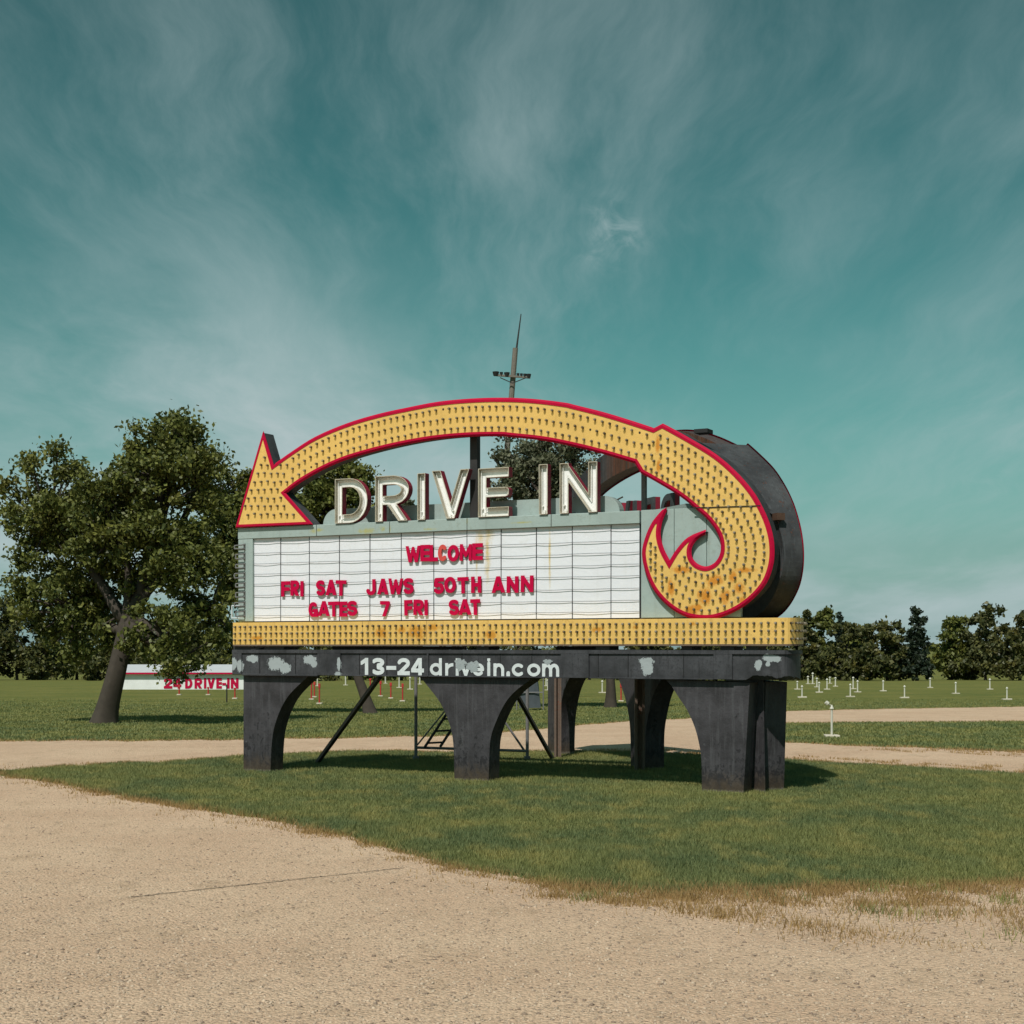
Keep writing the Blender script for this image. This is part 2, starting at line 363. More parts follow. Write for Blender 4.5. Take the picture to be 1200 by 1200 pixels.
# ------------------------------------------------------------------ ground, roads
NEAR = [(-60, 22.4), (-9, 22.4), (-7.5, 22.0), (-6.3, 20.4), (-5.0, 18.7), (-3.94, 17.3), (-2.65, 15.9), (-1.58, 14.3), (-.86, 13.0), (-.27, 12.05), (.25, 11.4), (.98, 11.05), (1.9, 11.1), (2.65, 11.3), (3.9, 11.5), (8, 12), (60, 13)]
YL = [(-60, 22.4), (-9, 22.4), (-7.5, 22.6), (-5.55, 24.3), (-4.4, 25.6), (-3, 26.9), (-.6, 26.8), (2.1, 26.6), (3.7, 25.6), (4.64, 24.5), (5.45, 23.8), (7.35, 22.0), (12, 20.5), (20, 18), (60, 14)]
YU = [(-60, 29), (-6.9, 30.2), (-4.3, 31.0), (-1.7, 32.0), (-.2, 34.0), (3.26, 41.5), (4.9, 43.3), (9.4, 51.5), (12.5, 54), (19.5, 58), (60, 70)]
Y2 = [(4.9, 32), (5.25, 29.6), (6.5, 28.3), (8.9, 26.6), (14, 23.5), (60, 18)]
Y3 = [(4.9, 32), (5.6, 37), (7.4, 40.4), (9.4, 40.9), (14, 41.7), (60, 46)]
def cv(c):
    xs, ys = zip(*c); return lambda x: np.interp(x, xs, ys)
near_, yl_, yu_, y2_, y3_ = (cv(c) for c in (NEAR, YL, YU, Y2, Y3))
def wob(x, s, a): return a*(np.sin(x*3.1+s)*.5+np.sin(x*7.7+2*s)*.3+np.sin(x*17.3+s*3)*.2)
def e_near(x): return near_(x)+wob(x, 1.0, .10)
def e_l(x): return yl_(x)+wob(x, 2.0, .22)
def e_u(x): return yu_(x)+wob(x, 3.0, .30)
def e_2(x): return y2_(x)+wob(x, 4.0, .25)
def e_3(x): return y3_(x)+wob(x, 5.0, .3)
def gravel_depth(x, y):                                     # >0 inside gravel, distance (in y) to the nearest edge
    x = np.asarray(x, float); y = np.asarray(y, float)
    d = e_near(x)-y
    d1 = np.minimum(y-e_l(x), np.where(x < 4.9, e_u(x), e_2(x))-y)
    d2 = np.where(x >= 4.9, np.minimum(y-e_3(x), e_u(x)-y), -99)
    return np.maximum(np.maximum(d, d1), d2)

def ground_mat():
    m, t, b, o = newmat('lawn_soil'); co = t.node('ShaderNodeTexCoord').outputs['Object']
    n1 = t.noise(co, .35, 5, .6); n2 = t.noise(t.mapv(co, (1, .45, 1)), 3.2, 6, .65); n3 = t.noise(co, 40, 4, .7)
    c = t.mix(t.ramp(n1, .35, .65), (.125, .140, .036), (.205, .190, .052))
    c = t.mix(t.ramp(n2, .50, .72), c, (.30, .24, .075))
    c = t.mix(t.math('MULTIPLY', n3, .45), c, (.06, .07, .02))
    stp = t.noise(t.mapv(co, (.03, .55, 1)), 1.0, 4, .6); c = t.mix(t.math('MULTIPLY', t.ramp(stp, .42, .6), .45), c, (.085, .115, .030))
    t.l.new(c, b.inputs['Base Color']); b.inputs['Roughness'].default_value = .95; b.inputs['Specular IOR Level'].default_value = .1
    bump(t, b, t.math('ADD', n3, n2), .6, .06); return m
def gravel_mat():
    m, t, b, o = newmat('gravel'); co = t.node('ShaderNodeTexCoord').outputs['Object']
    n1 = t.noise(co, .5, 5, .6); n2 = t.noise(t.mapv(co, (1, .5, 1)), 3.0, 6, .65); n3 = t.noise(co, 60, 4, .75)
    v = t.node('ShaderNodeTexVoronoi'); t.put(v.inputs['Vector'], co); v.inputs['Scale'].default_value = 45
    v2 = t.node('ShaderNodeTexVoronoi'); t.put(v2.inputs['Vector'], co); v2.inputs['Scale'].default_value = 110
    c = t.mix(t.ramp(n1, .3, .7), (.55, .372, .248), (.63, .448, .305))
    c = t.mix(t.math('MULTIPLY', t.ramp(n2, .5, .75), .6), c, (.38, .26, .165))
    cs = t.sep(v.outputs['Color']); c = t.mix(t.math('MULTIPLY', t.ramp(cs[0], .55, 1), .45), c, (.24, .18, .125))
    cs2 = t.sep(v2.outputs['Color']); c = t.mix(t.math('MULTIPLY', t.ramp(cs2[1], .6, 1), .4), c, (.66, .53, .38))
    c = t.mix(t.math('MULTIPLY', t.ramp(n3, .55, .8), .6), c, (.20, .145, .095))
    sp2 = t.noise(t.mapv(co, (1, .6, 1)), 22, 4, .7); c = t.mix(t.math('MULTIPLY', t.ramp(sp2, .66, .74), .65), c, (.11, .08, .055))
    t.l.new(c, b.inputs['Base Color']); b.inputs['Roughness'].default_value = .95; b.inputs['Specular IOR Level'].default_value = .15
    h = t.math('ADD', t.math('MULTIPLY', v.outputs['Distance'], -1.0), t.math('MULTIPLY', n3, .7))
    bump(t, b, t.math('ADD', h, n2), .7, .025); return m
M['ground'] = ground_mat(); M['gravel'] = gravel_mat()
xs = np.concatenate([[-1600, -800, -400, -200, -120], np.arange(-80, 81, 4), [120, 200, 400, 800, 1600]])
ys = np.concatenate([[-400, -100, -30], np.arange(-10, 80, 1.0), np.arange(80, 310, 10), [400, 800, 1600, 3000]])
X, Y = np.meshgrid(xs, ys); Z = gz(Y); nx, ny = len(xs), len(ys)
V = np.stack([X, Y, Z], -1).reshape(-1, 3)
Fc = [(j*nx+i, j*nx+i+1, (j+1)*nx+i+1, (j+1)*nx+i) for j in range(ny-1) for i in range(nx-1)]
tag(link('ground', mesh_of(V, Fc, 'ground', True), M['ground']), 'wide mown lawn of the field running back to the trees', None, None, 'structure')
rb = MB()
def ribbon(x0, x1, lo, hi, dz=.005, ny_=None):
    X = np.concatenate([np.linspace(x0, x1, 3)]) if x1-x0 < .01 else np.unique(np.concatenate([np.arange(x0, x1, .12 if abs(x1-x0) < 40 else .12), [x1]]))
    lo_, hi_ = lo(X), np.maximum(hi(X), lo(X)+.01)
    k = ny_ or 16; V = []; Fc = []
    for i in range(len(X)):
        for j in range(k+1):
            y = lo_[i]+(hi_[i]-lo_[i])*j/k; V.append((X[i], y, float(gz(y))+dz))
    for i in range(len(X)-1):
        for j in range(k): a = i*(k+1)+j; Fc.append((a, a+k+1, a+k+2, a+1))
    rb.add(V, Fc)
ex = .30
def isl(x): return np.clip((x+7.3)/1.5, 0, 1)*ex            # no overlap where the two drives meet
ribbon(-60, 60, lambda x: x*0-30, lambda x: e_near(x)+isl(x), .005, 30)
def fork(x): return np.clip((x-4.9)/1.0, 0, 1)*ex
ribbon(-60, 4.9, lambda x: np.maximum(e_l(x)-isl(x), e_near(x)+isl(x)+.001), lambda x: e_u(x)+ex); ribbon(4.9, 60, lambda x: e_l(x)-ex, lambda x: e_2(x)+fork(x)); ribbon(4.9, 60, lambda x: np.maximum(e_3(x)-fork(x), e_2(x)+fork(x)+.002), lambda x: e_u(x)+ex)
me = mesh_of(rb.V, rb.F, 'gravel_road', True)
tag(link('gravel_road', me, M['gravel']), 'pale tan gravel drive looping round the sign lawn', None, None, 'structure')

# pebbles on the near gravel
def leaf_mesh(name, C, A, B):                               # quads centred at C with half axes A, B
    n = len(C); V = np.empty((n, 4, 3), np.float32)
    V[:, 0] = C-A; V[:, 1] = C+B; V[:, 2] = C+A; V[:, 3] = C-B
    me = bpy.data.meshes.new(name); me.vertices.add(n*4); me.vertices.foreach_set('co', V.reshape(-1))
    me.loops.add(n*4); me.loops.foreach_set('vertex_index', np.arange(n*4, dtype=np.int32))
    me.polygons.add(n); me.polygons.foreach_set('loop_start', np.arange(0, n*4, 4, dtype=np.int32)); me.update(calc_edges=True); return me
def tri_mesh(name, V, T):
    n = len(T); me = bpy.data.meshes.new(name); me.vertices.add(len(V)); me.vertices.foreach_set('co', np.asarray(V, np.float32).reshape(-1))
    me.loops.add(n*3); me.loops.foreach_set('vertex_index', np.asarray(T, np.int32).reshape(-1))
    me.polygons.add(n); me.polygons.foreach_set('loop_start', np.arange(0, n*3, 3, dtype=np.int32)); me.update(calc_edges=True); return me
def view_pts(n, y0, y1, pw=1.0, marg=1.25):
    y = (y0**pw + rng.random(n)*(y1**pw-y0**pw))**(1/pw) if pw else y0*np.exp(rng.random(n)*math.log(y1/y0))
    x = (rng.random(n)*2-1)*y/3*marg; return x, y
x, y = view_pts(60000, 6.8, 24, -.6, 1.12); ok = gravel_depth(x, y) > -.15; x, y = x[ok], y[ok]
N = len(x); r = .004+.011*rng.random(N)**3.5
oc = np.array([(1, 0, 0), (-1, 0, 0), (0, 1, 0), (0, -1, 0), (0, 0, 1), (0, 0, -.6)], float)
ot = np.array([(0, 2, 4), (2, 1, 4), (1, 3, 4), (3, 0, 4), (2, 0, 5), (1, 2, 5), (3, 1, 5), (0, 3, 5)])
ang = rng.random(N)*6.28; ca, sa = np.cos(ang), np.sin(ang)
sc = np.stack([r*(.7+.7*rng.random(N)), r*(.7+.7*rng.random(N)), r*(.4+.4*rng.random(N))], -1)
pv = oc[None]*sc[:, None] + rng.normal(0, .12, (N, 6, 3))*r[:, None, None]
pv = np.stack([pv[..., 0]*ca[:, None]-pv[..., 1]*sa[:, None], pv[..., 0]*sa[:, None]+pv[..., 1]*ca[:, None], pv[..., 2]], -1)
pv += np.stack([x, y, gz(y)+.005], -1)[:, None]
m, t, b, o = newmat('pebble'); gi = t.node('ShaderNodeNewGeometry').outputs['Random Per Island']
c = t.mix(gi, (.20, .14, .10), (.56, .43, .31)); t.l.new(c, b.inputs['Base Color']); b.inputs['Roughness'].default_value = .9; M['pebble'] = m
tag(link('pebbles', tri_mesh('pebbles', pv.reshape(-1, 3), (ot[None]+np.arange(N)[:, None, None]*6).reshape(-1, 3)), M['pebble']), 'loose pebbles scattered over the gravel drive', 'gravel', None, 'stuff')
# thin dark strip laid flat just above the gravel
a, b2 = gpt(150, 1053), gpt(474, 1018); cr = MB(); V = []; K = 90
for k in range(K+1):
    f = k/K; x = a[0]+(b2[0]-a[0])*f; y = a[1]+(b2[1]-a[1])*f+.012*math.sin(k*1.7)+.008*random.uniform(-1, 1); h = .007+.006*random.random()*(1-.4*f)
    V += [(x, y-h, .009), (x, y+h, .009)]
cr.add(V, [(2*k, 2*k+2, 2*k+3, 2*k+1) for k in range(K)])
tag(cr.build('gravel_line', plain('dark_line', (.05, .04, .03), .95)), 'thin dark line running across the pale gravel', None, None, 'structure')

# ------------------------------------------------------------------ grass blades
def grass_mat():
    m, t, b, o = newmat('grass_blade'); g = t.node('ShaderNodeNewGeometry'); pos = g.outputs['Position']; gi = g.outputs['Random Per Island']
    dry = t.node('ShaderNodeAttribute', attribute_name='dry').outputs['Fac']
    n1 = t.noise(t.mapv(pos, (.7, .55, 1)), .55, 4, .6); n2 = t.noise(t.mapv(pos, (1, .5, 1)), 2.4, 5, .6)
    c = t.mix(t.ramp(n1, .38, .62), (.095, .140, .060), (.215, .220, .070))
    c = t.mix(t.math('MULTIPLY', t.ramp(n2, .46, .68), .8), c, (.36, .30, .095))
    c = t.mix(t.math('MULTIPLY', gi, .6), c, (.28, .29, .115))
    c = t.mix(t.ramp(t.math('ADD', dry, t.math('MULTIPLY', t.math('SUBTRACT', gi, .5), .5)), .35, .75), c, (.36, .235, .10))
    t.l.new(c, b.inputs['Base Color']); b.inputs['Roughness'].default_value = .6; b.inputs['Specular IOR Level'].default_value = .2
    tr = t.node('ShaderNodeBsdfTranslucent'); t.l.new(c, tr.inputs[0]); mx = t.node('ShaderNodeMixShader'); mx.inputs[0].default_value = .3
    t.l.new(b.outputs[0], mx.inputs[1]); t.l.new(tr.outputs[0], mx.inputs[2]); t.l.new(mx.outputs[0], o.inputs[0]); return m
M['grass'] = grass_mat()
def blades(name, x, y, hgt, wid, dry, label):
    N = len(x); a = rng.random(N)*6.28; lean = .25+.5*rng.random(N); la = rng.random(N)*6.28
    V = np.empty((N, 3, 3)); z0 = gz(y)
    V[:, 0] = np.stack([x-np.cos(a)*wid, y-np.sin(a)*wid, z0], -1); V[:, 1] = np.stack([x+np.cos(a)*wid, y+np.sin(a)*wid, z0], -1)
    V[:, 2] = np.stack([x+np.cos(la)*hgt*lean, y+np.sin(la)*hgt*lean, z0+hgt], -1)
    me = tri_mesh(name, V.reshape(-1, 3), np.arange(N*3).reshape(-1, 3))
    at = me.attributes.new('dry', 'FLOAT', 'POINT'); at.data.foreach_set('value', np.repeat(dry, 3).astype(np.float32))
    return tag(link(name, me, M['grass']), label, 'grass', None, 'stuff')
def vnoise(x, y, s):
    return (np.sin(x*1.3*s+np.sin(y*.9*s)*2)+np.sin(y*1.7*s+np.sin(x*1.1*s+1)*2)+np.sin((x+y)*2.3*s+1.3))/6+.5
x, y = view_pts(1400000, 10.6, 27.5, .35, 1.38); g = gravel_depth(x, y)
edge_n = (vnoise(x, y, 3.1)-.5)*.5+(vnoise(x+3, y, 7.7)-.5)*.35
keep = rng.random(len(x)) < 1/(1+np.exp((g+.16+edge_n*1.2)/.085))
keep |= (g < .9) & (rng.random(len(x)) < .07*np.exp(-np.maximum(g, 0)*3.2)*(edge_n < .05))
keep |= (x > .6) & (g > 0) & (g < 1.4) & (vnoise(x*1.7+2, y, 2.9) > .60) & (rng.random(len(x)) < .22)
x, y, g = x[keep], y[keep], g[keep]
dry = np.clip(1.1*np.exp(np.minimum(g, 0)*(2.6 if True else 1))*(.75+.5*vnoise(x, y, 1.5))-.05, 0, 1); dry = np.where(g > 0, .9+.3*rng.random(len(x)), dry)
hg = (.030+.038*rng.random(len(x)))*(1+.5*(vnoise(x, y, .8)-.5)); hg = np.where(g > -.12, hg*.8, hg)
far = np.clip((y-12)/15, 0, 1)
blades('lawn_grass', x, y, hg, .0035+.0035*far+.002*rng.random(len(x)), dry, 'short mown grass on the lawn round the sign legs')
x, y = view_pts(380000, 24, 75, .2, 1.35); g = gravel_depth(x, y); k = (g < -.05) & ((y > 27.5) | (x > 4.5)) & (rng.random(len(x)) < np.clip((76-y)/34, 0, 1)); x, y, g = x[k], y[k], g[k]
blades('field_grass', x, y, .025+.03*rng.random(len(x)), .010+.010*rng.random(len(x))*np.clip(y/40, .6, 2), np.clip(.9*np.exp(np.minimum(g, 0)*1.2)-.05, 0, 1), 'mown grass of the field beyond the gravel drive')

cx_ = rng.uniform(.2, 5.2, 170); cy_ = 11.4-2.6*rng.random(170)**1.6*np.clip((cx_+.2)/3, .15, 1)
k_ = rng.integers(0, 170, 15000); rad = .05+.16*rng.random(170)
x = cx_[k_]+rng.normal(0, 1, 15000)*rad[k_]; y = cy_[k_]+rng.normal(0, 1, 15000)*rad[k_]*.8; tone = rng.random(170)[k_]
blades('dry_weeds', x, y, (.02+.06*rng.random(15000))*(.6+.8*tone), .0025+.002*rng.random(15000), np.where(tone > .85, .1, .75+.5*rng.random(15000)), 'sparse dry brown weeds along the gravel edge at right')
# ------------------------------------------------------------------ glyphs: thick strokes contoured on a grid
def arc(cx, cy, rx, ry, a0, a1, n=14): return [(cx+rx*math.cos(math.radians(a0+(a1-a0)*k/n)), cy+ry*math.sin(math.radians(a0+(a1-a0)*k/n))) for k in range(n+1)]
def glyph_strokes(ch, w, a):
    L = a; R = w-a; T = 1-a; B = a; m = .52; e = .4
    if ch == 'E': return [[(L, -e), (L, 1+e)], [(L, T), (w+e, T)], [(L, .5), (w*.88, .5)], [(L, B), (w+e, B)]]
    if ch == 'F': return [[(L, -e), (L, 1+e)], [(L, T), (w+e, T)], [(L, .48), (w*.82, .48)]]
    if ch == 'L': return [[(L, -e), (L, 1+e)], [(L, B), (w+e, B)]]
    if ch == 'I': return [[(w/2, -e), (w/2, 1+e)]]
    if ch == 'T': return [[(w/2, -e), (w/2, T)], [(-e, T), (w+e, T)]]
    if ch == 'H': return [[(L, -e), (L, 1+e)], [(R, -e), (R, 1+e)], [(L, .5), (R, .5)]]
    if ch == 'N': return [[(L, -e), (L, 1+e)], [(R, -e), (R, 1+e)], [(L, T+.02), (R, B-.02)]]
    if ch == 'M': return [[(L, -e), (L, 1+e)], [(R, -e), (R, 1+e)], [(L, T), (w/2, .32), (R, T)]]
    if ch == 'W': return [[(L-.03, 1+.1), (w*.29, 0), (w/2, .85), (w*.71, 0), (R+.03, 1.1)]]
    if ch == 'V': return [[(L-.02, 1.1), (w/2, .02), (R+.02, 1.1)]]
    if ch == 'A': return [[(L-.03, -.1), (w/2, .98), (R+.03, -.1)], [(w*.25, .27), (w*.75, .27)]]
    if ch == 'R': return [[(L, -e), (L, 1+e)], [(L, T)]+arc(w*.52, (T+.46)/2, R-w*.52, (T-.46)/2, 90, -90)+[(L, .46)], [(w*.42, .46), (R+.02, -.1)]]
    if ch == 'D': return [[(L, -e), (L, 1+e)], [(L, T), (w*.45, T)]+arc(w*.45, .5, R-w*.45, .5-a, 90, -90)+[(L, B)]]
    if ch in 'O0o': return [arc(w/2, .5, w/2-a, .5-a, 0, 360, 28)]
    if ch in 'Cc': return [arc(w/2, .5, w/2-a, .5-a, 48, 312, 24)]
    if ch == 'G': return [arc(w/2, .5, w/2-a, .5-a, 50, 350, 24), [(w*.55, .42), (R, .42), (R, .1)]]
    if ch == 'J': return [[(R, 1+e), (R, .3)]+arc((L+R)/2, .3, (R-L)/2, .3-a, 0, -175, 12)]
    if ch == 'S': return [arc(w/2, .5+(.5-a)/2+.01, w/2-a, (.5-a)/2, 35, 270, 16)+arc(w/2, a+(.5-a)/2+.01, w/2-a, (.5-a)/2, 90, -150, 16)]
    if ch == '5': return [[(w*.95, T), (L+.03, T), (L, .52)]+arc(w*.46, .34, R-w*.46, .34-a, 130, -150, 16)]
    if ch == '7': return [[(-e, T), (R, T), (w*.35, -.1)]]
    if ch == '1': return [[(w*.62, -e), (w*.62, 1+e)], [(w*.62, T+.02), (w*.08, .70)]]
    if ch == '2': return [arc(w/2, .69, w/2-a, .31-a, 165, -30, 14)+[(L+.02, B)], [(L-.05, B), (w+e, B)]]
    if ch == '3': return [arc(w*.46, .73, R-w*.46, .27-a, 155, -85, 12)+arc(w*.46, .275, R-w*.44, .275-a, 85, -155, 12)]
    if ch == '4': return [[(w*.70, -e), (w*.70, 1+e)], [(w*.70, 1.0), (L-.02, .30)], [(L-.05, .28), (w+e, .28)]]
    if ch == '-': return [[(-e, .42), (w+e, .42)]]
    if ch == '.': return [[(w/2, -e), (w/2, .17)]]
    if ch == 'd': return [[(R, -e), (R, 1+e)], arc(w/2, .36, w/2-a, .36-a, 0, 360, 24)]
    if ch == 'r': return [[(L, -e), (L, .72)], arc(w*.95, .30, w*.95-L, .72-a-.30, 180, 88, 10)]
    if ch == 'i': return [[(w/2, -e), (w/2, .72)], [(w/2, .90), (w/2, 1+e)]]
    if ch == 'v': return [[(L-.03, .80), (w/2, .04), (R+.03, .80)]]
    if ch == 'e': return [arc(w/2, .36, w/2-a, .36-a, 0, 315, 22), [(L, .36), (R, .36)]]
    if ch == 'n': return [[(L, -e), (L, .72)], arc((L+R)/2, .36, (R-L)/2, .36-a, 180, 0, 14)+[(R, -e)]]
    if ch == 'q': return [arc(w/2, .36, w/2-a, .36-a, 48, 312, 22)]      # lower-case c
    if ch == 'p': return [arc(w/2, .36, w/2-a, .36-a, 0, 360, 24)]       # lower-case o
    if ch == 'm': return [[(L, -e), (L, .72)], arc((L+w/2)/2, .36, (w/2-L)/2, .36-a, 180, 0, 10)+[(w/2, -e)], arc((R+w/2)/2, .36, (R-w/2)/2, .36-a, 180, 0, 10)+[(R, -e)]]
    return []
def glyph_field(ch, w, a, res=72):
    pad = .06; gx = np.arange(-pad, w+pad+1e-6, 1/res); gy = np.arange(-pad, 1+pad+1e-6, 1/res)
    X, Y = np.meshgrid(gx, gy); D = np.full(X.shape, 9.0)
    for st in glyph_strokes(ch, w, a):
        for (x0, y0), (x1, y1) in zip(st, st[1:]):
            dx, dy = x1-x0, y1-y0; q = dx*dx+dy*dy+1e-12
            t = np.clip(((X-x0)*dx+(Y-y0)*dy)/q, 0, 1); D = np.minimum(D, np.hypot(X-x0-dx*t, Y-y0-dy*t))
    hi = .72 if ch in 'rvneqpm' else 1.0
    D = D-a; clip = np.maximum(np.maximum(-X, X-w), np.maximum(-Y, Y-hi if ch not in 'di' else Y-1.0))
    return gx, gy, np.maximum(D, clip)
def contour(gx, gy, D, lev=0.0):
    S = D-lev; S = np.where(np.abs(S) < 1e-6, 1e-6, S); ny, nx = S.shape; seg = {}
    def pt(k):
        (j, i, h) = k
        if h: t = S[j, i]/(S[j, i]-S[j, i+1]); return (gx[i]+(gx[i+1]-gx[i])*t, gy[j])
        t = S[j, i]/(S[j, i]-S[j+1, i]); return (gx[i], gy[j]+(gy[j+1]-gy[j])*t)
    neg = S < 0
    code = neg[:-1, :-1]*1+neg[:-1, 1:]*2+neg[1:, 1:]*4+neg[1:, :-1]*8
    for j, i in zip(*np.where((code > 0) & (code < 15))):
        c = code[j, i]; b, r, tp, l = (j, i, 1), (j, i+1, 0), (j+1, i, 1), (j, i, 0)
        for s_, e_ in {1: [(l, b)], 2: [(b, r)], 3: [(l, r)], 4: [(r, tp)], 5: [(l, b), (r, tp)], 6: [(b, tp)], 7: [(l, tp)], 8: [(tp, l)], 9: [(tp, b)], 10: [(b, r), (tp, l)], 11: [(tp, r)], 12: [(r, l)], 13: [(r, b)], 14: [(b, l)]}[int(c)]: seg[s_] = e_
    loops = []
    while seg:
        s0 = next(iter(seg)); k = s0; lp = []
        while k in seg: nk = seg.pop(k); lp.append(pt(k)); k = nk
        lp = simp(lp)
        if len(lp) > 3: loops.append(lp)
    return loops
def simp(lp, tol=.0035):
    def dp(p):
        if len(p) < 3: return p
        a, b = np.array(p[0]), np.array(p[-1]); ab = b-a; L = np.hypot(*ab)+1e-9; q = np.array(p)
        d = np.abs((q[:, 0]-a[0])*ab[1]-(q[:, 1]-a[1])*ab[0])/L; i = int(d.argmax())
        if d[i] < tol: return [p[0], p[-1]]
        return dp(p[:i+1])[:-1]+dp(p[i:])
    h = len(lp)//2
    if h < 2: return lp
    return dp(lp[:h+1])[:-1]+dp(lp[h:]+[lp[0]])[:-1]
GC = {}
def glyph(ch, w, a, levels=(0.0,)):
    k = (ch, round(w, 3), a, levels)
    if k not in GC:
        fld = glyph_field(ch, w, a); GC[k] = [contour(*fld, lev=l) for l in levels]
    return GC[k]

# ------------------------------------------------------------------ the sign
SIGN = empty('marquee_sign', (0, 0, 0))
tag(SIGN, 'big V-shaped drive-in marquee sign with yellow bulb-studded arrow on black arched legs', 'sign')
def part(mb, name, mat, parent=SIGN, bevel=0, rear=False, smooth=False):
    o = mb.build(name, mat, parent, MF if parent is SIGN else None, smooth, bevel)
    if rear:
        c = o.copy(); COL.objects.link(c); c.parent = SIGN; c.matrix_basis = MR; o['_rear'] = 1
        REAR[o.name] = c
    return o
REAR = {}
def sub(mb, name, mat, po, rear=False, bevel=0, smooth=False):    # a sub-part (shares its part's frame)
    o = mb.build(name, mat, po, None, smooth, bevel)
    if rear and po.name in REAR:
        c = o.copy(); COL.objects.link(c); c.parent = REAR[po.name]
    return o

# --- bulbs
def bulb_proto():
    mb = MB(); mb.tube((0, 0, 0), (0, .016, 0), .0145, .0135, 7, True, 1); mb.tube((0, .016, -.002), (0, .032, -.004), .005, .004, 5, True, 1)
    V = []; K = 8
    for y, r in ((.016, .011), (.021, .016), (.031, .0195), (.040, .016), (.046, .007)): V += [(r*math.cos(2*math.pi*k/K), y, r*math.sin(2*math.pi*k/K)) for k in range(K)]
    Fc = [(j*K+k, j*K+(k+1) % K, (j+1)*K+(k+1) % K, (j+1)*K+k) for j in range(4) for k in range(K)]+[tuple(4*K+k for k in range(K))]
    mb.add(V, Fc); return mb
BP = bulb_proto()
def bulbs(spots, miss=.012):                                     # spots: (u, n, z, normal angle in plan)
    mb = MB()
    for (u, n, z, th) in spots:
        if random.random() < miss:
            mb.tube((u, n, z), (u-math.sin(th)*.004, n+math.cos(th)*.004, z), .015, None, 7, True, 1); continue
        tz = random.uniform(-.10, .06); tx = random.uniform(-.06, .06); c, s = math.cos(th), math.sin(th); b = len(mb.V)
        for (x, y, zz) in BP.V:
            x2 = x+y*tx; z2 = zz+y*tz; mb.V.append((u+x2*c-y*s, n+x2*s+y*c, z+z2))
        mb.F += [tuple(i+b for i in f) for f in BP.F]; mb.mi += BP.mi
    return mb

# --- arrow outline (front face), traced on the face plane
ZBT = P(826, 724, NA)[1]; ZS = P(880, 593, NA)[1]                                         # seam height
top_arch = smooth_open([(319.6, 547), (342.5, 530.6), (370, 513.4), (406.7, 497.9), (443.3, 487.0), (480, 479.0), (513.3, 472.8), (550, 469.3), (586.7, 468.2), (623.3, 469.6), (660, 473.9), (673.3, 476.9), (710, 486.2), (746.7, 497.6), (765.9, 504)], 4)
scroll_out = smooth_open([(776.2, 498.6), (805, 514.5), (837.5, 534.4), (861.4, 555.2), (878.7, 575.0), (889.6, 592.5), (899.3, 614.4), (904.3, 637), (903.6, 660), (896.1, 681.6), (881.5, 699.2), (863.5, 712.5), (844, 720.8), (826.7, 723.6), (805, 720.6), (785.5, 709.8), (768.6, 692), (758.4, 670.7), (754.1, 648.5), (758, 630), (766, 612.5), (779.5, 596.5)], 4)
flame_a = smooth_open([(779.5, 596.5), (773.6, 610), (771.4, 627.4), (775.8, 644.7), (784.4, 661)], 4)
flame_b = smooth_open([(784.4, 661), (794.2, 645.2), (807.2, 631.5), (827.5, 622.8)], 4)
hook = smooth_open([(827.5, 622.8), (815.9, 629.6), (808.3, 640.8), (808.4, 653.4), (815.9, 662.8), (827.8, 666.2), (839.5, 660.3), (846.2, 647.5), (845.6, 632), (839.7, 618.9), (829.5, 605.9), (817, 594.9), (798, 579.6), (774.2, 565.0), (752.2, 552.6)], 4)
low_arch = smooth_open([(744.8, 540.7), (710, 530.4), (673.3, 521.2), (636.7, 514.0), (600, 510.0), (586.7, 508.8), (550, 509.3), (513.3, 512.3), (480, 517.5), (443.3, 525.5), (406.7, 536), (379.2, 547.5), (351.7, 563), (332.4, 577.6)], 4)
head = [(332.4, 577.6), (364.5, 613.8), (276.5, 617.4), (308.2, 507.1)]
pix = top_arch+scroll_out+flame_a[1:]+flame_b[1:]+hook[1:]+low_arch+head[1:]
OUT = [P(px, py, NA) for px, py in pix]
UJ = PU(748, NA)
TANB = math.tan(.5*math.acos(max(-1, min(1, fd.dot(rd))))); DAP = .30
def depth(i, u, z):
    if u > UJ: return NA-.25
    if z > ZS: return NA-min(.92, DAP+.02+TANB*max(u, -.3)*.98)
    return NA-min(.30, DAP+TANB*u-.02)
cabm = MB().prism([OUT], depth, NA-.012)
arrow = part(cabm, 'arrow_cabinet', M['cab_side'], rear=True); arrow['label'] = 'curved arrow cabinet with scrolled tail, dark rusted sides'
REAR[arrow.name].matrix_basis = MR @ Matrix.Translation((0, 0, ZBT*.045)) @ Matrix.Scale(.955, 4, (0, 0, 1))
IN = inset_clean(OUT, .031)
INF = [p for i, p in enumerate(IN) if math.dist(p, IN[i-1]) > 1e-5]
V, Fc = prism([INF], NA-.011, NA); sub(MB().add(V, Fc), 'yellow_face', M['yellow'], arrow, True)
rim = MB(); n = len(OUT)
V = [(u, NA+.007, z) for u, z in OUT]+[(u, NA+.007, z) for u, z in IN]+[(u, NA-.014, z) for u, z in inset(OUT, -.003)]+[(u, NA-.004, z) for u, z in IN]
rim.add(V, [(i, (i+1) % n, n+(i+1) % n, n+i) for i in range(n)]+[(i, 2*n+i, 2*n+(i+1) % n, (i+1) % n) for i in range(n)]+[(n+i, n+(i+1) % n, 3*n+(i+1) % n, 3*n+i) for i in range(n)])
sub(rim, 'red_rim', M['red'], arrow, True)
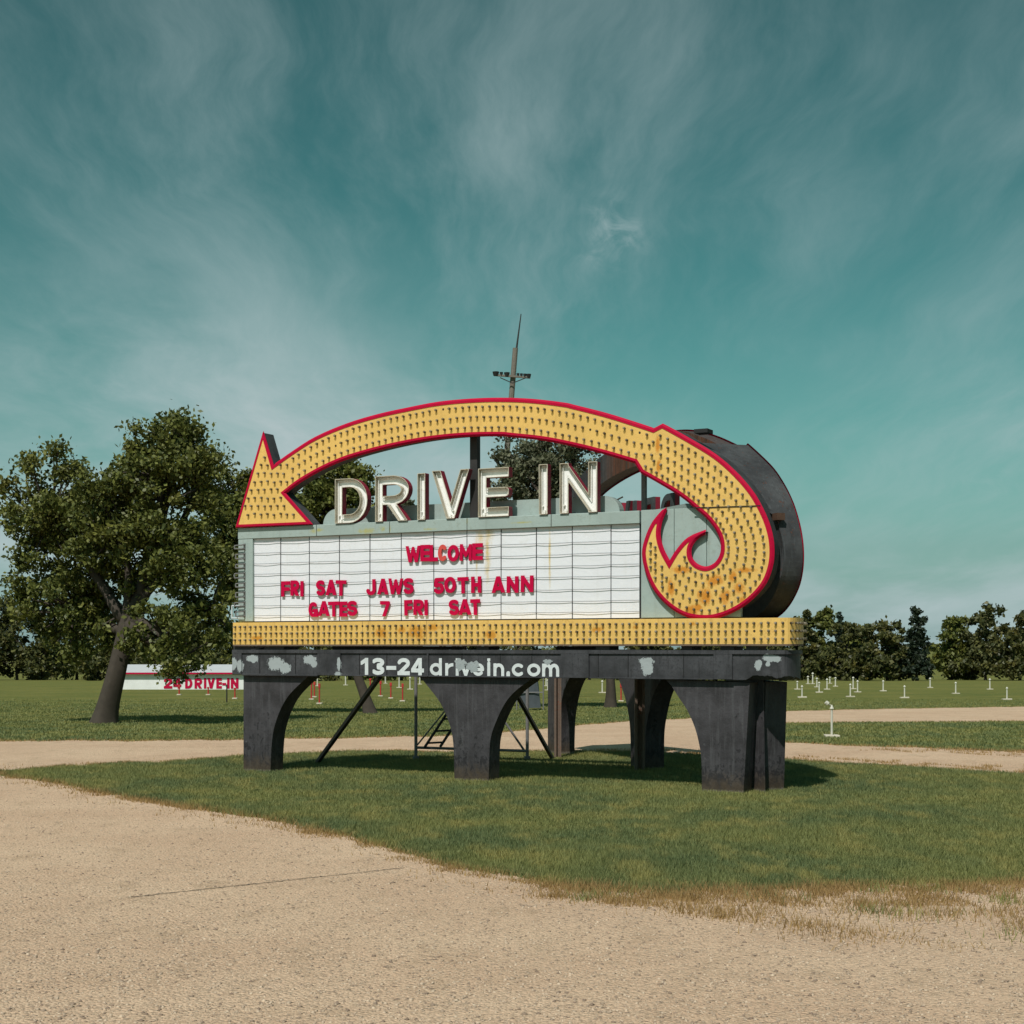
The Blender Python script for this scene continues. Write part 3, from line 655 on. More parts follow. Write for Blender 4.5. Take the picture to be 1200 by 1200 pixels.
# bulbs on the arrow
sp = []
def put(px, py):
    u, z = P(px, py, NA)
    if inside(IN, u, z) and edist(IN, u, z) > .027 and all((u-a)**2+(z-b)**2 > .0036 for a, _, b, _ in sp): sp.append((u+random.uniform(-.004, .004), NA, z+random.uniform(-.004, .004), 0))
ta = np.array(top_arch); la = np.array(low_arch[::-1])
xk = 330.0
while xk < 764:
    for f in (.20, .50, .80):
        px = xk+(f-.5)*4-4*(xk-540)/220*(.5-f)*1.2
        yt = np.interp(px, ta[:, 0], ta[:, 1]); yb = np.interp(px, la[:, 0], la[:, 1])
        if px > 338: put(px, yt+(yb-yt)*f)
    xk += 6.9+(xk-330)/430*2.0
for row, yy in enumerate(np.arange(526, 613, 9.6)):             # arrow head
    for xx in np.arange(284, 366, 7.6):
        px = xx+(3.8 if row % 2 else 0)
        if px < 338+max(0, (yy-577)*.9): put(px, yy+random.uniform(-.8, .8))
pairs = [((769, 500), (748, 549)), ((800, 512), (771, 563)), ((820, 523), (784, 571)), ((842, 538), (800, 581)), ((861, 556), (814, 592)), ((878, 575), (823, 599)), ((889.6, 592), (830, 607)), ((899, 614), (839, 618)), ((904, 636), (846, 633)), ((903.6, 660), (846, 647)), ((896, 682), (843, 655)), ((881, 699), (838, 661)), ((863, 713), (832, 665)), ((844, 721), (827, 667)), ((826, 724), (820, 665)), ((805, 721), (814, 661)), ((785, 710), (808, 652)), ((768, 692), (806, 642))]
po = smooth_open([p[0] for p in pairs], 8); pi_ = smooth_open([p[1] for p in pairs], 8)
for r_, f in enumerate((.15, .33, .51, .69, .87)):
    pts = [((1-f)*a[0]+f*b[0], (1-f)*a[1]+f*b[1]) for a, b in zip(po, pi_)]; acc = (r_ % 2)*4.5; stp = 9.2 if f < .8 else 7.4
    for a, b in zip(pts, pts[1:]):
        L = math.hypot(b[0]-a[0], b[1]-a[1]); s = stp-acc
        while s < L: put(a[0]+(b[0]-a[0])*s/L, a[1]+(b[1]-a[1])*s/L); s += stp
        acc = (acc+L) % stp
for yy in np.arange(628, 700, 9.0):
    for xx in (763, 768.5, 776): put(xx, yy+(4 if xx == 768.5 else 0))
    put(799, yy-5)
print('arrow bulbs', len(sp))
tag(sub(bulbs(sp), 'light_bulbs', [M['bulb'], M['socket']], arrow, True), kind='stuff')
# face seams
sm = MB()
u0, z0 = P(812, 595.2, NA); u1, z1 = P(891, 592.6, NA); sm.bar((u0, NA+.004, z0), (u1, NA+.004, z1), .012, .011)
for (a, b) in (((752, 504), (752, 541)),): pass
sub(sm, 'seam', M['seam'], arrow)
cv_ = MB(); u, z = P(826, 506, -.45); cv_.box(u-.09, u+.09, -.5, -.3, z-.03, z+.02); sub(cv_, 'cover_plate', M['seam'], arrow)
cv_ = MB(); cv_.box(.0, .12, -.30, -.19, ZS-.10, ZS-.01); cv_.build('joint_block', M['cab_rust_old'], REAR[arrow.name])

# --- board: header, frame, panels, rails
U_L, U_R = PU(296.3, 0), PU(750.3, 0)
zt = .5*(P(290, 632.3)[1]+P(740, 613.0)[1]); zb = .5*(P(300, 727)[1]+P(740, 725.5)[1]); zh = .5*(P(290, 619)[1]+P(740, 598.2)[1])
UA = PU(279, 0)
print('board z', zb, zt, zh, 'u', U_R, U_L, UA)
mb = MB().box(U_R+.01, UA, -.42, .008, zt, zh); header = part(mb, 'header', M['grey'], bevel=.006, rear=True)
for px in (369, 454.5, 545.5, 644.3):
    u = PU(px, .05); sub(MB().box(u-.004, u+.004, .005, .010, zt+.002, zh-.002), 'header_seam', M['seam'], header)
fp = part(MB().box(U_L, UA-.004, -.40, .004, zb, zt-.002), 'frame_post', M['grey'], bevel=.006, rear=True)
for k in range(8):                                               # rung brackets on the left post
    z = P(285, 641+k*11.2)[1]; u1 = UA-.125; h = .07 if k % 2 else .055; g_ = MB(); e = UA+.004+.02*(k % 3 == 0)
    pts = [(u1, .0, z+h/2), (u1, .05, z+h/2), (e, .05, z+h/2-.008), (e, .05, z-h/2), (u1, .05, z-h/2), (u1, .0, z-h/2)]
    g_.path(pts, .010, 6); g_.box(u1-.012, u1+.012, .003, .02, z-h/2-.02, z+h/2+.02); sub(g_, 'rung', M['steel'], fp)
g_ = MB(); u1 = UA+.02; z = P(280, 717)[1]; g_.path([(u1-.05, .0, z+.09), (u1+.09, .0, z+.09), (u1+.09, .0, z-.09), (u1-.05, .0, z-.09)], .009, 6); sub(g_, 'hook', M['paint_white'], fp)
cabx = part(MB().box(U_R-.35, UA-.01, -.42, -.085, zb-.02, zt-.004), 'board_cabinet', M['cab'], rear=True)
divs = [296.3, 330, 363.6, 398.8, 434.5, 471.2, 509.3, 548.2, 588.1, 629.4, 671.5, 716.8, 750.3]
ud = [PU(p, -.055) for p in divs]
for i in range(12):
    mb = MB(); g0 = .005; ti = random.uniform(-.004, .004)
    u1, u2 = ud[i]-g0, ud[i+1]+g0; K = 6
    V = []
    for j in range(K+1):
        u = u1+(u2-u1)*j/K; bow = -.004*math.sin(math.pi*j/K)*random.uniform(.2, 1)
        V += [(u, -.036+bow+ti, zb+.002), (u, -.036+bow-ti, zt-.002)]
    mb.add(V, [(2*j, 2*j+2, 2*j+3, 2*j+1) for j in range(K)])
    b0 = len(mb.V); mb.add([(u1, -.06, zb+.002), (u1, -.06, zt-.002), (u2, -.06, zb+.002), (u2, -.06, zt-.002)], [(0, 1, 3, 2)])
    mb.F += [(0, 1, b0+1, b0), (2*K, b0+2, b0+3, 2*K+1), (0, b0, b0+2)+tuple(2*j for j in range(K, 0, -1)), (1,)+tuple(2*j+1 for j in range(1, K+1))+(b0+3, b0+1)]; mb.mi += [0]*4
    part(mb, 'board_panel', M['white'])
o = MB().box(U_R+.01, U_L-.005, -.08, -.055, zb, zt-.002).build('board_panel', M['white'], SIGN, MR)
for i in range(1, 12): part(MB().box(ud[i]-.004, ud[i]+.004, -.06, -.030, zb+.003, zt-.003), 'panel_divider', M['seam'])
rp = [(637, 110), (637, 187), (637, 262), (637, 338), (637, 410), (637, 490), (637, 567), (637, 637)]
rz = [P(600+x_*.18333, 600+y_*.18333, -.04)[1] for x_, y_ in rp]
for z in rz:
    mb = MB()
    for i in range(12):
        sag = random.uniform(-.002, .007); K = 5; pts = []
        for j in range(K+1): f = j/K; pts.append((ud[i]+(ud[i+1]-ud[i])*f, -.018+.004*math.sin(math.pi*f), z-sag*math.sin(math.pi*f)+random.uniform(-.0008, .0008)))
        for a, b in zip(pts, pts[1:]): mb.bar(a, b, .004, .006)
        mb.box(ud[i+1]-.006, ud[i+1]+.006, -.040, -.016, z-.004, z+.004) if i < 11 else None
    part(mb, 'letter_rail', M['rail'])
# grey end panel behind the scroll
ue = PU(880, -.02); ztp = P(790, 596)[1]
for a, b in ((751, 790), (790, 828), (828, 868)):
    part(MB().box(PU(b, -.02)+.003, PU(a, -.02)-.003, -.10, -.02, zb, ztp), 'end_panel', M['grey'], bevel=.003, rear=a < 780)
# rounded backing plate behind the letters
ul, ur = PU(381, -.3), PU(728, -.3); zp = zh+.235; K = 8
lp = [(ul, zh-.02)]+[(ul-.22+.22*math.cos(math.radians(90*k/K)), zh+.015+.22*math.sin(math.radians(90*k/K))) for k in range(K+1)]+[(ur+.22-.22*math.sin(math.radians(90*k/K)), zh+.015+.22*math.cos(math.radians(90*k/K))) for k in range(K+1)]+[(ur, zh-.02)]
part(MB().prism([lp], -.40, -.25), 'backing_plate', M['grey'], rear=True)

# --- channel letters DRIVE IN
ZL0 = zh+.002
def chan(ch, pl, pr, pt, pb, side):
    u0 = PU(pl, .0); u1 = PU(pr, .0); z1 = P((pl+pr)/2, pt, .02)[1]; hh = z1-ZL0; w = (u0-u1)/hh; a = .098
    outer, inner, core = glyph(ch, w, a, (0.0, -.014, -.048))
    def tr(loops, u_, sgn): return [[(u_+sgn*x*hh, ZL0+z*hh) for x, z in lp] for lp in loops]
    def make(u_, sgn, Mx):
        nonlocal hh
        if sgn > 0: hh *= .80
        o, i_ = tr(outer, u_, sgn), tr(inner, u_, sgn)
        body = MB(); V, Fc = prism(o, -.075, -.045); body.add(V, Fc); nback = len(Fc)                 # back plate
        for lp, lq in ((o, 1),):
            for L in lp:
                m = len(L); V = [(u, .03, z) for u, z in L]+[(u, -.046, z) for u, z in L]
                body.add(V, [(k, (k+1) % m, m+(k+1) % m, m+k) for k in range(m)])
        body.mi = [1 if (sgn > 0 and i < nback) else 0 for i in range(len(body.F))]
        lt = body.build('channel_letter', [M['letter_side'], M['cab']], SIGN, Mx); lt['label'] = 'channel letter '+ch+(' on the front' if sgn < 0 else ' on the far side')
        r_ = MB(); flat = o+i_; allp = [p for L in flat for p in L]
        for t3 in tessellate_polygon([[Vector((u, z, 0)) for u, z in L] for L in flat]): r_.add([(allp[k][0], .0305, allp[k][1]) for k in t3], [(0, 1, 2)])
        for L in i_:
            m = len(L); V = [(u, .0305, z) for u, z in L]+[(u, -.042, z) for u, z in L]
            r_.add(V, [(k, (k+1) % m, m+(k+1) % m, m+k) for k in range(m)])
        r_.build('rim', M['letter_rim'], lt)
        f_ = MB(); allp = [p for L in i_ for p in L]
        for t3 in tessellate_polygon([[Vector((u, z, 0)) for u, z in L] for L in i_]): f_.add([(allp[k][0], -.036, allp[k][1]) for k in t3], [(0, 1, 2)])
        f_.build('inner_face', M['letter_white'], lt)
        tb = MB()
        for L in tr(core, u_, sgn):
            if len(L) > 5:
                q = [(u, -.008, z) for u, z in L]; tb.path(q+[q[0]], .005, 5)
        if sgn < 0:
            for s_ in range(2):
                bx = u_+sgn*hh*(a*(.75 if s_ else 1.3)) if ch not in 'V' else u_+sgn*hh*w*(.47+.06*s_); tb.tube((bx, -.036, ZL0+.05+.06*s_), (bx, -.004, ZL0+.05+.06*s_), .012, .010, 7)
        if tb.V: tb.build('neon_tube', M['neon'], lt)
    make(u0, -1, MF)
    if side: make((UA+U_R)/2-(u0-(UA+U_R)/2)-.0, 1, MR)
for ch, pl, pr, pt, pb in (('D', 393.8, 432, 560.4, 613), ('R', 441, 480.5, 557.2, 611), ('I', 489.7, 500.2, 554.6, 609), ('V', 506.8, 551.5, 550.6, 607), ('E', 561.4, 597.5, 548.2, 606), ('I', 631.5, 644, 544.0, 602), ('N', 656.9, 701, 541.8, 600.5)):
    chan(ch, pl, pr, pt, pb, True)

# --- bulb band and base beam: plan paths round the apex
def toL(v): q = MFi @ Vector((v.x, v.y, 0)); return (q.x, q.y)
def plan_path(n, ulen, pxn, rlen, r=.0):
    u1 = PU(pxn, n); a = OF+fd*u1+nf*n
    bR = OR+nr*n
    # rear line point reached by leaving the front line through a rounded nose
    b = bR - rd*(-.10)
    pts = [OF+fd*ulen+nf*n]; K = 14
    c1 = a-fd*.16; c2 = b-rd*.14
    for k in range(K+1):
        t = k/K; pts.append(a*(1-t)**3+c1*3*t*(1-t)**2+c2*3*t*t*(1-t)+b*t**3)
    pts.append(OR+rd*rlen+nr*n)
    return [toL(p) for p in pts]
def off_path(p, d):
    out = []
    for i in range(len(p)):
        a = Vector(p[max(0, i-1)]); b = Vector(p[min(len(p)-1, i+1)]); t_ = (b-a).normalized(); out.append((p[i][0]-t_.y*d, p[i][1]+t_.x*d))
    return out
def wall(mb, p, thick, z0, z1, jag=None):
    q = off_path(p, thick)
    if not (q[0][1] < p[0][1]): q = off_path(p, -thick)
    m = len(p); V = [(a, b, z0 if not jag else z0+jag(i)) for i, (a, b) in enumerate(p)]+[(a, b, z1) for a, b in p]+[(a, b, z0) for a, b in q]+[(a, b, z1) for a, b in q]
    Fc = []
    for i in range(m-1): Fc += [(i, i+1, m+i+1, m+i), (2*m+i, 3*m+i, 3*m+i+1, 2*m+i+1), (m+i, m+i+1, 3*m+i+1, 3*m+i), (i, 2*m+i, 2*m+i+1, i+1)]
    Fc += [(0, m, 3*m, 2*m), (m-1, 3*m-1, 4*m-1, 2*m-1)]
    return mb.add(V, Fc)
zb0 = .5*(P(280, 753.4, NB_)[1]+P(880, 757, NB_)[1]); zb1 = .5*(P(280, 728.6, NB_)[1]+P(880, 725.2, NB_)[1])
zm0 = .5*(P(300, 789.5, NBM)[1]+P(800, 797.5, NBM)[1]); zm1 = .5*(P(300, 760.6, NBM)[1]+P(800, 763.2, NBM)[1])
print('bar z', zb0, zb1, 'beam z', zm0, zm1)
pb_ = plan_path(NB_, PU(273, NB_), 920, 7.2)
band = part(wall(MB(), pb_, .14, zb0, zb1), 'bulb_band', M['yellow_band'])
sub(wall(MB(), off_path(pb_, .0), .13, zb0-.022, zb0-.001), 'band_lip', M['rust'], band)
spb = []
def walk(path, step):
    acc = step*.5; out = []
    for a, b in zip(path, path[1:]):
        L = math.hypot(b[0]-a[0], b[1]-a[1]); s = acc
        th = math.atan2(b[1]-a[1], b[0]-a[0])+math.pi
        while s < L: out.append((a[0]+(b[0]-a[0])*s/L, a[1]+(b[1]-a[1])*s/L, th)); s += step
        acc = s-L
    return out
for (u, n, th) in walk(pb_, .0905):
    for f in (.2, .5, .8): spb.append((u+random.uniform(-.003, .003), n, zb0+(zb1-zb0)*f, th))
tag(sub(bulbs(spb, .02), 'light_bulbs', [M['bulb'], M['socket']], band), kind='stuff')
# band joints
for px in (372, 425, 500, 640, 700): u = PU(px, NB_); sub(MB().box(u-.002, u+.002, NB_-.01, NB_+.002, zb0+.002, zb1-.002), 'joint', M['rust'], band)
pm_ = plan_path(NBM-.02, PU(272, NBM), 916, 7.2)
# resample the beam path so its rusted lower edge can be ragged at the apex
fine = []
for a, b in zip(pm_, pm_[1:]):
    L = math.hypot(b[0]-a[0], b[1]-a[1]); k = max(1, int(L/.03))
    fine += [(a[0]+(b[0]-a[0])*j/k, a[1]+(b[1]-a[1])*j/k) for j in range(k)]
fine.append(pm_[-1]); uj = PU(846, NBM)
rag = [(.0 if (p[0] > uj or p[1] < -1.2) else max(0, .022+.030*math.sin(i*.17)+.020*math.sin(i*.41+1)+.010*math.sin(i*.97)+random.uniform(-.006, .006))) for i, p in enumerate(fine)]
beam = part(wall(MB(), fine, .05, zm0, zm1, lambda i: rag[i]), 'base_beam', M['beam'])
top = part(wall(MB(), off_path(pm_, -.022) if off_path(pm_, -.022)[0][1] > pm_[0][1] else off_path(pm_, .022), .40, zm1-.045, zm1+.002), 'beam_cap', M['beam'])
part(wall(MB(), off_path(pm_, .06 if off_path(pm_, .06)[0][1] < pm_[0][1] else -.06), .30, zm0+.03, zm1-.05), 'beam_core', M['dark_steel'])
def beam_strip(px0, px1, z0, z1, n0, n1, name='beam_plate', mat='beam'):
    return sub(MB().box(PU(px1, NBM), PU(px0, NBM), n0, n1, z0, z1), name, M[mat], beam, bevel=.003)
N0 = NBM-.02
for a, b in ((272, 283), (372, 399), (500, 502), (657, 690), (836, 858)): beam_strip(a, b, zm0+.002, zm1-.046, N0+.001, N0+.021)
beam_strip(283.2, 371.8, zm0-.012, zm0+.016, N0+.001, N0+.017, 'lower_flange'); beam_strip(399.2, 656.8, zm0-.004, zm0+.012, N0+.001, N0+.014, 'lower_flange'); beam_strip(690.2, 835.8, zm0-.004, zm0+.014, N0+.001, N0+.016, 'lower_flange')
for px in (303, 345, 420, 452, 540, 585, 622, 700, 735, 800): beam_strip(px, px+.9, zm0+.018, zm1-.048, N0+.001, N0+.005, 'panel_seam', 'seam')
# packing blocks between band and beam
for px0, px1, n0, n1 in ((276, 300, -.22, .05), (312, 335, -.30, .05), (560, 574, -.28, .04), (700, 716, -.25, .05), (800, 812, -.3, .04), (846, 862, -.28, .06), (876, 890, -.28, .06), (380, 530, -.40, -.20), (640, 690, -.45, -.3)):
    part(MB().box(PU(px1), PU(px0), n0, n1, zm1+.003, zb0-.024), 'packing_block', M['dark_steel'])
u = PU(299, .05); part(MB().bar((u+.06, .04, zm1+.004), (u-.16, .04, zb0-.024), .05, .03), 'packing_strut', M['dark_steel'])

# --- painted address on the beam (raised 2 mm)
zt0 = .5*(P(440, 790, NBM)[1]+P(650, 794, NBM)[1]); zt1 = .5*(P(440, 770.6, NBM)[1]+P(650, 772.3, NBM)[1])
txt = [('1', 423, 434), ('3', 437, 450.5), ('-', 453, 464.5), ('2', 466, 480.5), ('4', 482, 497), ('d', 504, 518), ('r', 522, 531.5), ('i', 533.5, 538.5), ('v', 539.5, 552.5), ('e', 554, 567.5), ('i', 570.5, 575.5), ('n', 578.5, 591), ('.', 593.5, 598), ('q', 600, 615), ('p', 618, 633.5), ('m', 635.5, 655.5)]
for ch, a, b in txt:
    u0, u1 = PU(a, N0), PU(b, N0); hh = zt1-zt0; lp = glyph(ch, (u0-u1)/hh, .115 if ch in '1324-.' else .094)[0]
    lp = [[(u0-x*hh, zt0+z*hh) for x, z in L] for L in lp]
    sub(MB().prism(lp, N0+.0005, N0+.006), 'painted_letter', M['paint_white'], beam)
def blob(px, py, rx, ry, seed):
    u, z = P(px, py, N0); ru = abs(PU(px+rx, N0)-PU(px, N0)); rz_ = abs(P(px, py+ry, N0)[1]-z); rr = random.Random(seed); ph = [rr.random()*6.28 for _ in range(4)]
    return [(u+ru*math.cos(t)*k, z+rz_*math.sin(t)*k) for t, k in ((2*math.pi*i/34, 1+.16*math.sin(3*2*math.pi*i/34+ph[0])+.12*math.sin(7*2*math.pi*i/34+ph[1])+.10*math.sin(11*2*math.pi*i/34+ph[2])) for i in range(34))]
M['peel'] = painted('peeled_primer', (.30, .33, .335), .7, (.15, .16, .16), .5, streak=False, scale=2.5)
for k, (px, py, rx, ry) in enumerate(((540, 778.5, 6.5, 7), (554, 781, 8, 6.2), (642, 775.5, 5, 3))): sub(MB().prism([blob(px, py, rx, ry, k)], N0+.0005, N0+.0075), 'peeled_patch', M['peel'], beam)

# --- legs (front and rear rows), traced arch curves
zl = zm0+.03
def leg(pxs, name='leg'):
    lp = [P(px, py) for px, py in pxs]; lp = [(u, min(max(z, -.02), zl+.2)) for u, z in lp]
    return part(MB().prism([lp], -.30, 0.0), name, M['leg'], bevel=0, rear=True)
leg([(285.4, 785), (372, 785)]+smooth_open([(360.6, 793), (341.3, 811.5), (330.3, 828), (322, 850), (318.4, 872), (316.6, 912)], 5)+[(285.4, 912)])
leg([(488, 790)]+smooth_open([(495.4, 797), (506.8, 811), (515.5, 823), (522.5, 837), (528.6, 855), (531.6, 877.5), (532.6, 922)], 5)+smooth_open([(572.4, 924), (573.3, 888), (575, 865), (582, 844), (592.5, 823), (604.8, 809), (618.8, 798.8)], 5)+[(627, 790)])
leg([(780, 796)]+smooth_open([(786.6, 803.5), (796.4, 818.7), (805, 831.7), (813.7, 851), (819, 870.7), (822, 892.4), (822.4, 940)], 5)+[(871, 942), (878.7, 800)])
for px, z0, z1 in ((466, 0, 0),): pass
# folded sheet inside the apex
ap = MB()
for k, (u, n) in enumerate(((.30, -.36), (.22, -.30), (.36, -.42))): ap.bar((u, n, 0), (u+.03, n-.02, zm0+.02), .01, .10)
part(ap, 'apex_sheet', M['leg'])
# steel uprights and braces inside the sign
def world_part(mb, name, mat): return mb.build(name, mat, SIGN)
def hpost(px, py, name='steel_post', top=1.62, wd=.115):
    x, y, z = gpt(px, py); mb = MB()
    mb.box(x-wd/2, x-wd/2+.035, y-.07, y+.07, 0, top).box(x+wd/2-.035, x+wd/2, y-.07, y+.07, 0, top).box(x-wd/2+.036, x+wd/2-.036, y-.012, y+.012, 0, top)
    return world_part(mb, name, M['rust'])
hpost(653.5, 889); hpost(749.5, 905, wd=.14)
world_part(MB().bar(gpt(370, 896), ray(445, 793, 21.3), .055, .055), 'brace', M['dark_steel'])
world_part(MB().bar(gpt(648, 890), ray(605, 813, 22.4), .05, .05), 'brace', M['dark_steel'])
a = P(568.5, 547, -.5); zz = P(568.5, 510, -.12)[1]
part(MB().box(a[0]-.055, a[0]+.055, -.26, -.17, zh-.9, zz+.05), 'arch_post', M['dark_steel'])
q = P(754.5, 560, -.6); part(MB().box(q[0]-.028, q[0]+.028, -.64, -.58, zm1, zz-.35), 'arch_post', M['steel'])
# --- changeable letters
rows = [('top', 'top', [('WELCOME', [(476, 493), (493, 504), (504, 513.5), (513.5, 524.3), (524.6, 538), (539, 553), (553.8, 566)])], 638.0, 657.2, 520),
        ('middle', 'middle', [('FRI', [(330, 340.3), (340.8, 351), (351.6, 356.6)]), ('SAT', [(371, 381.3), (382, 394.5), (393.5, 406)]), ('JAWS', [(429.7, 440.6), (442.5, 455.3), (455.3, 472.3), (472.8, 485)]), ('50TH', [(509.3, 520.7), (521, 534.6), (536.5, 549.5), (552.5, 564.3)]), ('ANN', [(576.5, 592.2), (594, 607.7), (610.5, 625.2)])], None, None, 0),
        ('bottom', 'bottom', [('GATES', [(362, 373), (373, 386.5), (385, 398), (398.2, 407.3), (407.3, 419)]), ('7', [(445.5, 457)]), ('FRI', [(474.3, 483.8), (484.8, 496.8), (497.2, 502)]), ('SAT', [(526.3, 538.2), (537.5, 552.7), (551.7, 563.2)])], None, None, 0)]
NLt = -.012
rowz = {'top': (P(520, 657.6, NLt)[1], P(520, 638.2, NLt)[1]), 'middle': (.5*(P(345, 698, NLt)[1]+P(600, 694.6, NLt)[1]), .5*(P(345, 680.2, NLt)[1]+P(600, 675, NLt)[1])), 'bottom': (.5*(P(390, 722.4, NLt)[1]+P(545, 720.6, NLt)[1]), .5*(P(390, 704.5, NLt)[1]+P(545, 702.4, NLt)[1]))}
ordn = ['first', 'second', 'third', 'fourth', 'fifth', 'sixth', 'seventh']
for rn, _, words, *_x in rows:
    za, zc = rowz[rn]; hh = zc-za
    for word, spans in words:
        for k, (ch, (a, b)) in enumerate(zip(word, spans)):
            u0, u1 = PU(a, NLt), PU(b, NLt); lp = glyph(ch, (u0-u1)/hh, .118 if ch not in 'MW' else .10)[0]
            lp = [[(-x*hh, z*hh) for x, z in L] for L in lp]
            me = MB().prism(lp, 0, .012).mesh('letter')
            fade = word == 'WELCOME' and k == 3
            o = link('plastic_letter', me, M['red_faded'] if fade else M['red_letter'])
            dz = random.uniform(-.008, .008)
            o.matrix_basis = MF @ Matrix.Translation((u0, NLt, za+dz)) @ Matrix.Rotation(random.uniform(-.025, .025), 4, 'Y')
            tag(o, (f'{"faded orange-red" if fade else "red"} digit 7 alone between GATES and FRI on the bottom row' if word == '7' else f'{"faded orange-red" if fade else "red"} plastic {"digit" if ch.isdigit() else "letter"} {ch}, {ordn[k]} character of {word}, {rn} row of white board'), 'letter', 'red changeable letters on the white board')

# ------------------------------------------------------------------ scaffold stand under the sign
Ys = groundY(892); SX = lambda px: (px-600)*Ys/F; SZ = lambda py: H+(HY-py)*Ys/F
st = empty('scaffold_stand', (SX(552), Ys, 0)); tag(st, 'grey pipe scaffold stand with slanted ladder under the sign', 'scaffold')
def sp_(mb, name, mat='steel'):
    mb.V = [(x-st.location.x, y-st.location.y, z) for x, y, z in mb.V]; return mb.build(name, M[mat], st, smooth=False)
for px in (487.4, 617.9):
    sp_(MB().tube((SX(px), Ys, .05), (SX(px), Ys, 1.62), .026), 'upright'); sp_(MB().tube((SX(px), Ys, 0), (SX(px), Ys, .06), .05), 'foot')
    sp_(MB().tube((SX(px), Ys+1.0, .05), (SX(px), Ys+1.0, 1.62), .026) if px > 1e9 else MB().tube((SX(px), Ys, 1.55), (SX(px), Ys+.02, 1.62), .03), 'collar')
sp_(MB().tube((SX(487), Ys, SZ(876)), (SX(618), Ys, SZ(880)), .022), 'crossbar')
sp_(MB().tube((SX(489), Ys, SZ(873)), (SX(524), Ys, SZ(830)), .013), 'diagonal')
sp_(MB().tube((SX(591), Ys, SZ(845)), (SX(614), Ys, SZ(879)), .018), 'diagonal')
ra0, ra1 = (SX(497.5), Ys-.05, SZ(876)), (SX(533), Ys-.05, SZ(822)); rb0, rb1 = (SX(516), Ys-.05, SZ(875)), (SX(551), Ys-.05, SZ(821))
sp_(MB().tube(ra0, ra1, .022), 'ladder_rail', 'dark_steel'); sp_(MB().tube(rb0, rb1, .022), 'ladder_rail', 'dark_steel')
for f in (.1, .36, .62, .88):
    a = Vector(ra0).lerp(Vector(ra1), f); b = Vector(rb0).lerp(Vector(rb1), f); sp_(MB().tube(a, b, .016), 'ladder_rung', 'dark_steel')

# ------------------------------------------------------------------ speaker posts
M['post_white'] = plain('weathered_white_paint', (.54, .52, .44), .6, .12)
M['post_red'] = plain('faded_red_paint', (.42, .03, .03), .6, .25)
M['concrete'] = plain('pale_concrete', (.50, .45, .36), .9, .15)
M['black'] = plain('black_paint', (.02, .02, .02), .6)
def post(px, py, ptop, col, label, big=False):
    x, y, z = gpt(px, py); h = (py-ptop)*y/F; o = empty('speaker_post', (x, y, z)); r = max(.024, .00046*y)
    m = {'white': M['post_white'], 'red': M['post_red'], 'black': M['black']}[col]
    MB().tube((0, 0, .0), (0, 0, h*.93), r, r*.9, 8).build('pole', m, o)
    if col == 'red': MB().box(-r*1.5, r*1.5, -r*1.3, r*1.3, h*.78, h, jit=.004).build('speaker_box', m, o, bevel=.01)
    else: MB().tube((0, 0, h*.88), (0, 0, h), r*1.9, r*.5, 8).build('cap', m, o)
    fw = (.15 if big else .22) if col == 'white' else .12
    if col != 'black': MB().box(-fw, fw, -.13, .13, -.03, .055, jit=.01).build('footing', M['concrete'], o, bevel=.012)
    if big:
        s_ = MB(); s_.tube((-.03, -.02, h*.99), (-.10, -.03, h*1.06), .012, None, 6).tube((-.085, -.03, h*1.03), (-.13, -.035, h*1.09), .045, .04, 8); s_.build('lamp_head', m, o)
    tag(o, label, 'post', 'drive-in speaker posts in the field'); return o
post(974.7, 864, 826, 'white', 'tall white speaker post on the grass island at right, nearest of all posts', True)
wl = [(939.9, 817.6, 803), (960, 811.6, 799), (969.2, 808, 795), (996.5, 816.8, 801), (999.8, 807.5, 793), (1005, 811.3, 797), (979, 804.5, 793.5), (957.3, 805.3, 794), (946.9, 801.5, 792), (952.4, 801.5, 788), (934.4, 808, 798), (972.5, 801, 793), (1035, 810, 797), (1060, 818, 803), (1090, 806, 794), (1120, 813, 799), (1160, 808, 795), (1180, 820, 805)]
wl2 = [(451.7, 801, 788), (467.8, 806, 791), (480.5, 808, 793), (405, 803, 790), (642, 809, 796), (705.8, 812, 797), (716.5, 806, 793), (372, 804, 792), (492, 802, 789), (640, 804, 792)]
for k, (px, py, tp) in enumerate(wl):
    post(px, py, tp, 'white', f'small white speaker post in the field right of the sign, {["leftmost", "second", "third", "fourth", "fifth", "sixth", "seventh", "eighth", "ninth", "tenth", "eleventh", "twelfth", "thirteenth", "fourteenth", "fifteenth", "sixteenth", "seventeenth", "eighteenth"][sorted(q[0] for q in wl).index(px)]} from the left'.replace('leftmost from the left', 'nearest the sign'))
for k, (px, py, tp) in enumerate(wl2):
    post(px, py, tp, 'white', f'small white speaker post seen under the sign beam, {["leftmost", "second", "third", "fourth", "fifth", "sixth", "seventh", "eighth", "ninth", "rightmost"][sorted(q[0] for q in wl2).index(px)]} of those'.replace('second of', 'second from left of'))
rl = [(210, 814.5, 803), (244, 814.5, 805), (275.3, 819, 806), (365, 820, 797), (368.5, 817, 799), (374.3, 825, 801), (434, 806, 795), (446, 816, 798), (458, 818.5, 800), (471.8, 822, 801), (727.8, 822, 801)]
rlab = ['red post below the figure 4 of the low white building', 'faint red post below the letter V of the low white building', 'red post with white footing just left of the first sign leg', 'tall red post at left of a close pair beyond the first arch', 'red post half hidden behind its pair beyond the first arch', 'short red post standing nearest beyond the first arch', 'small red post right behind the leaning tree trunk', 'red post third from right beyond the first arch', 'red post second from right with white footing beyond the first arch', 'red post nearest the scaffold upright in the first arch', 'lone red post right of the slim tree in the rear arch']
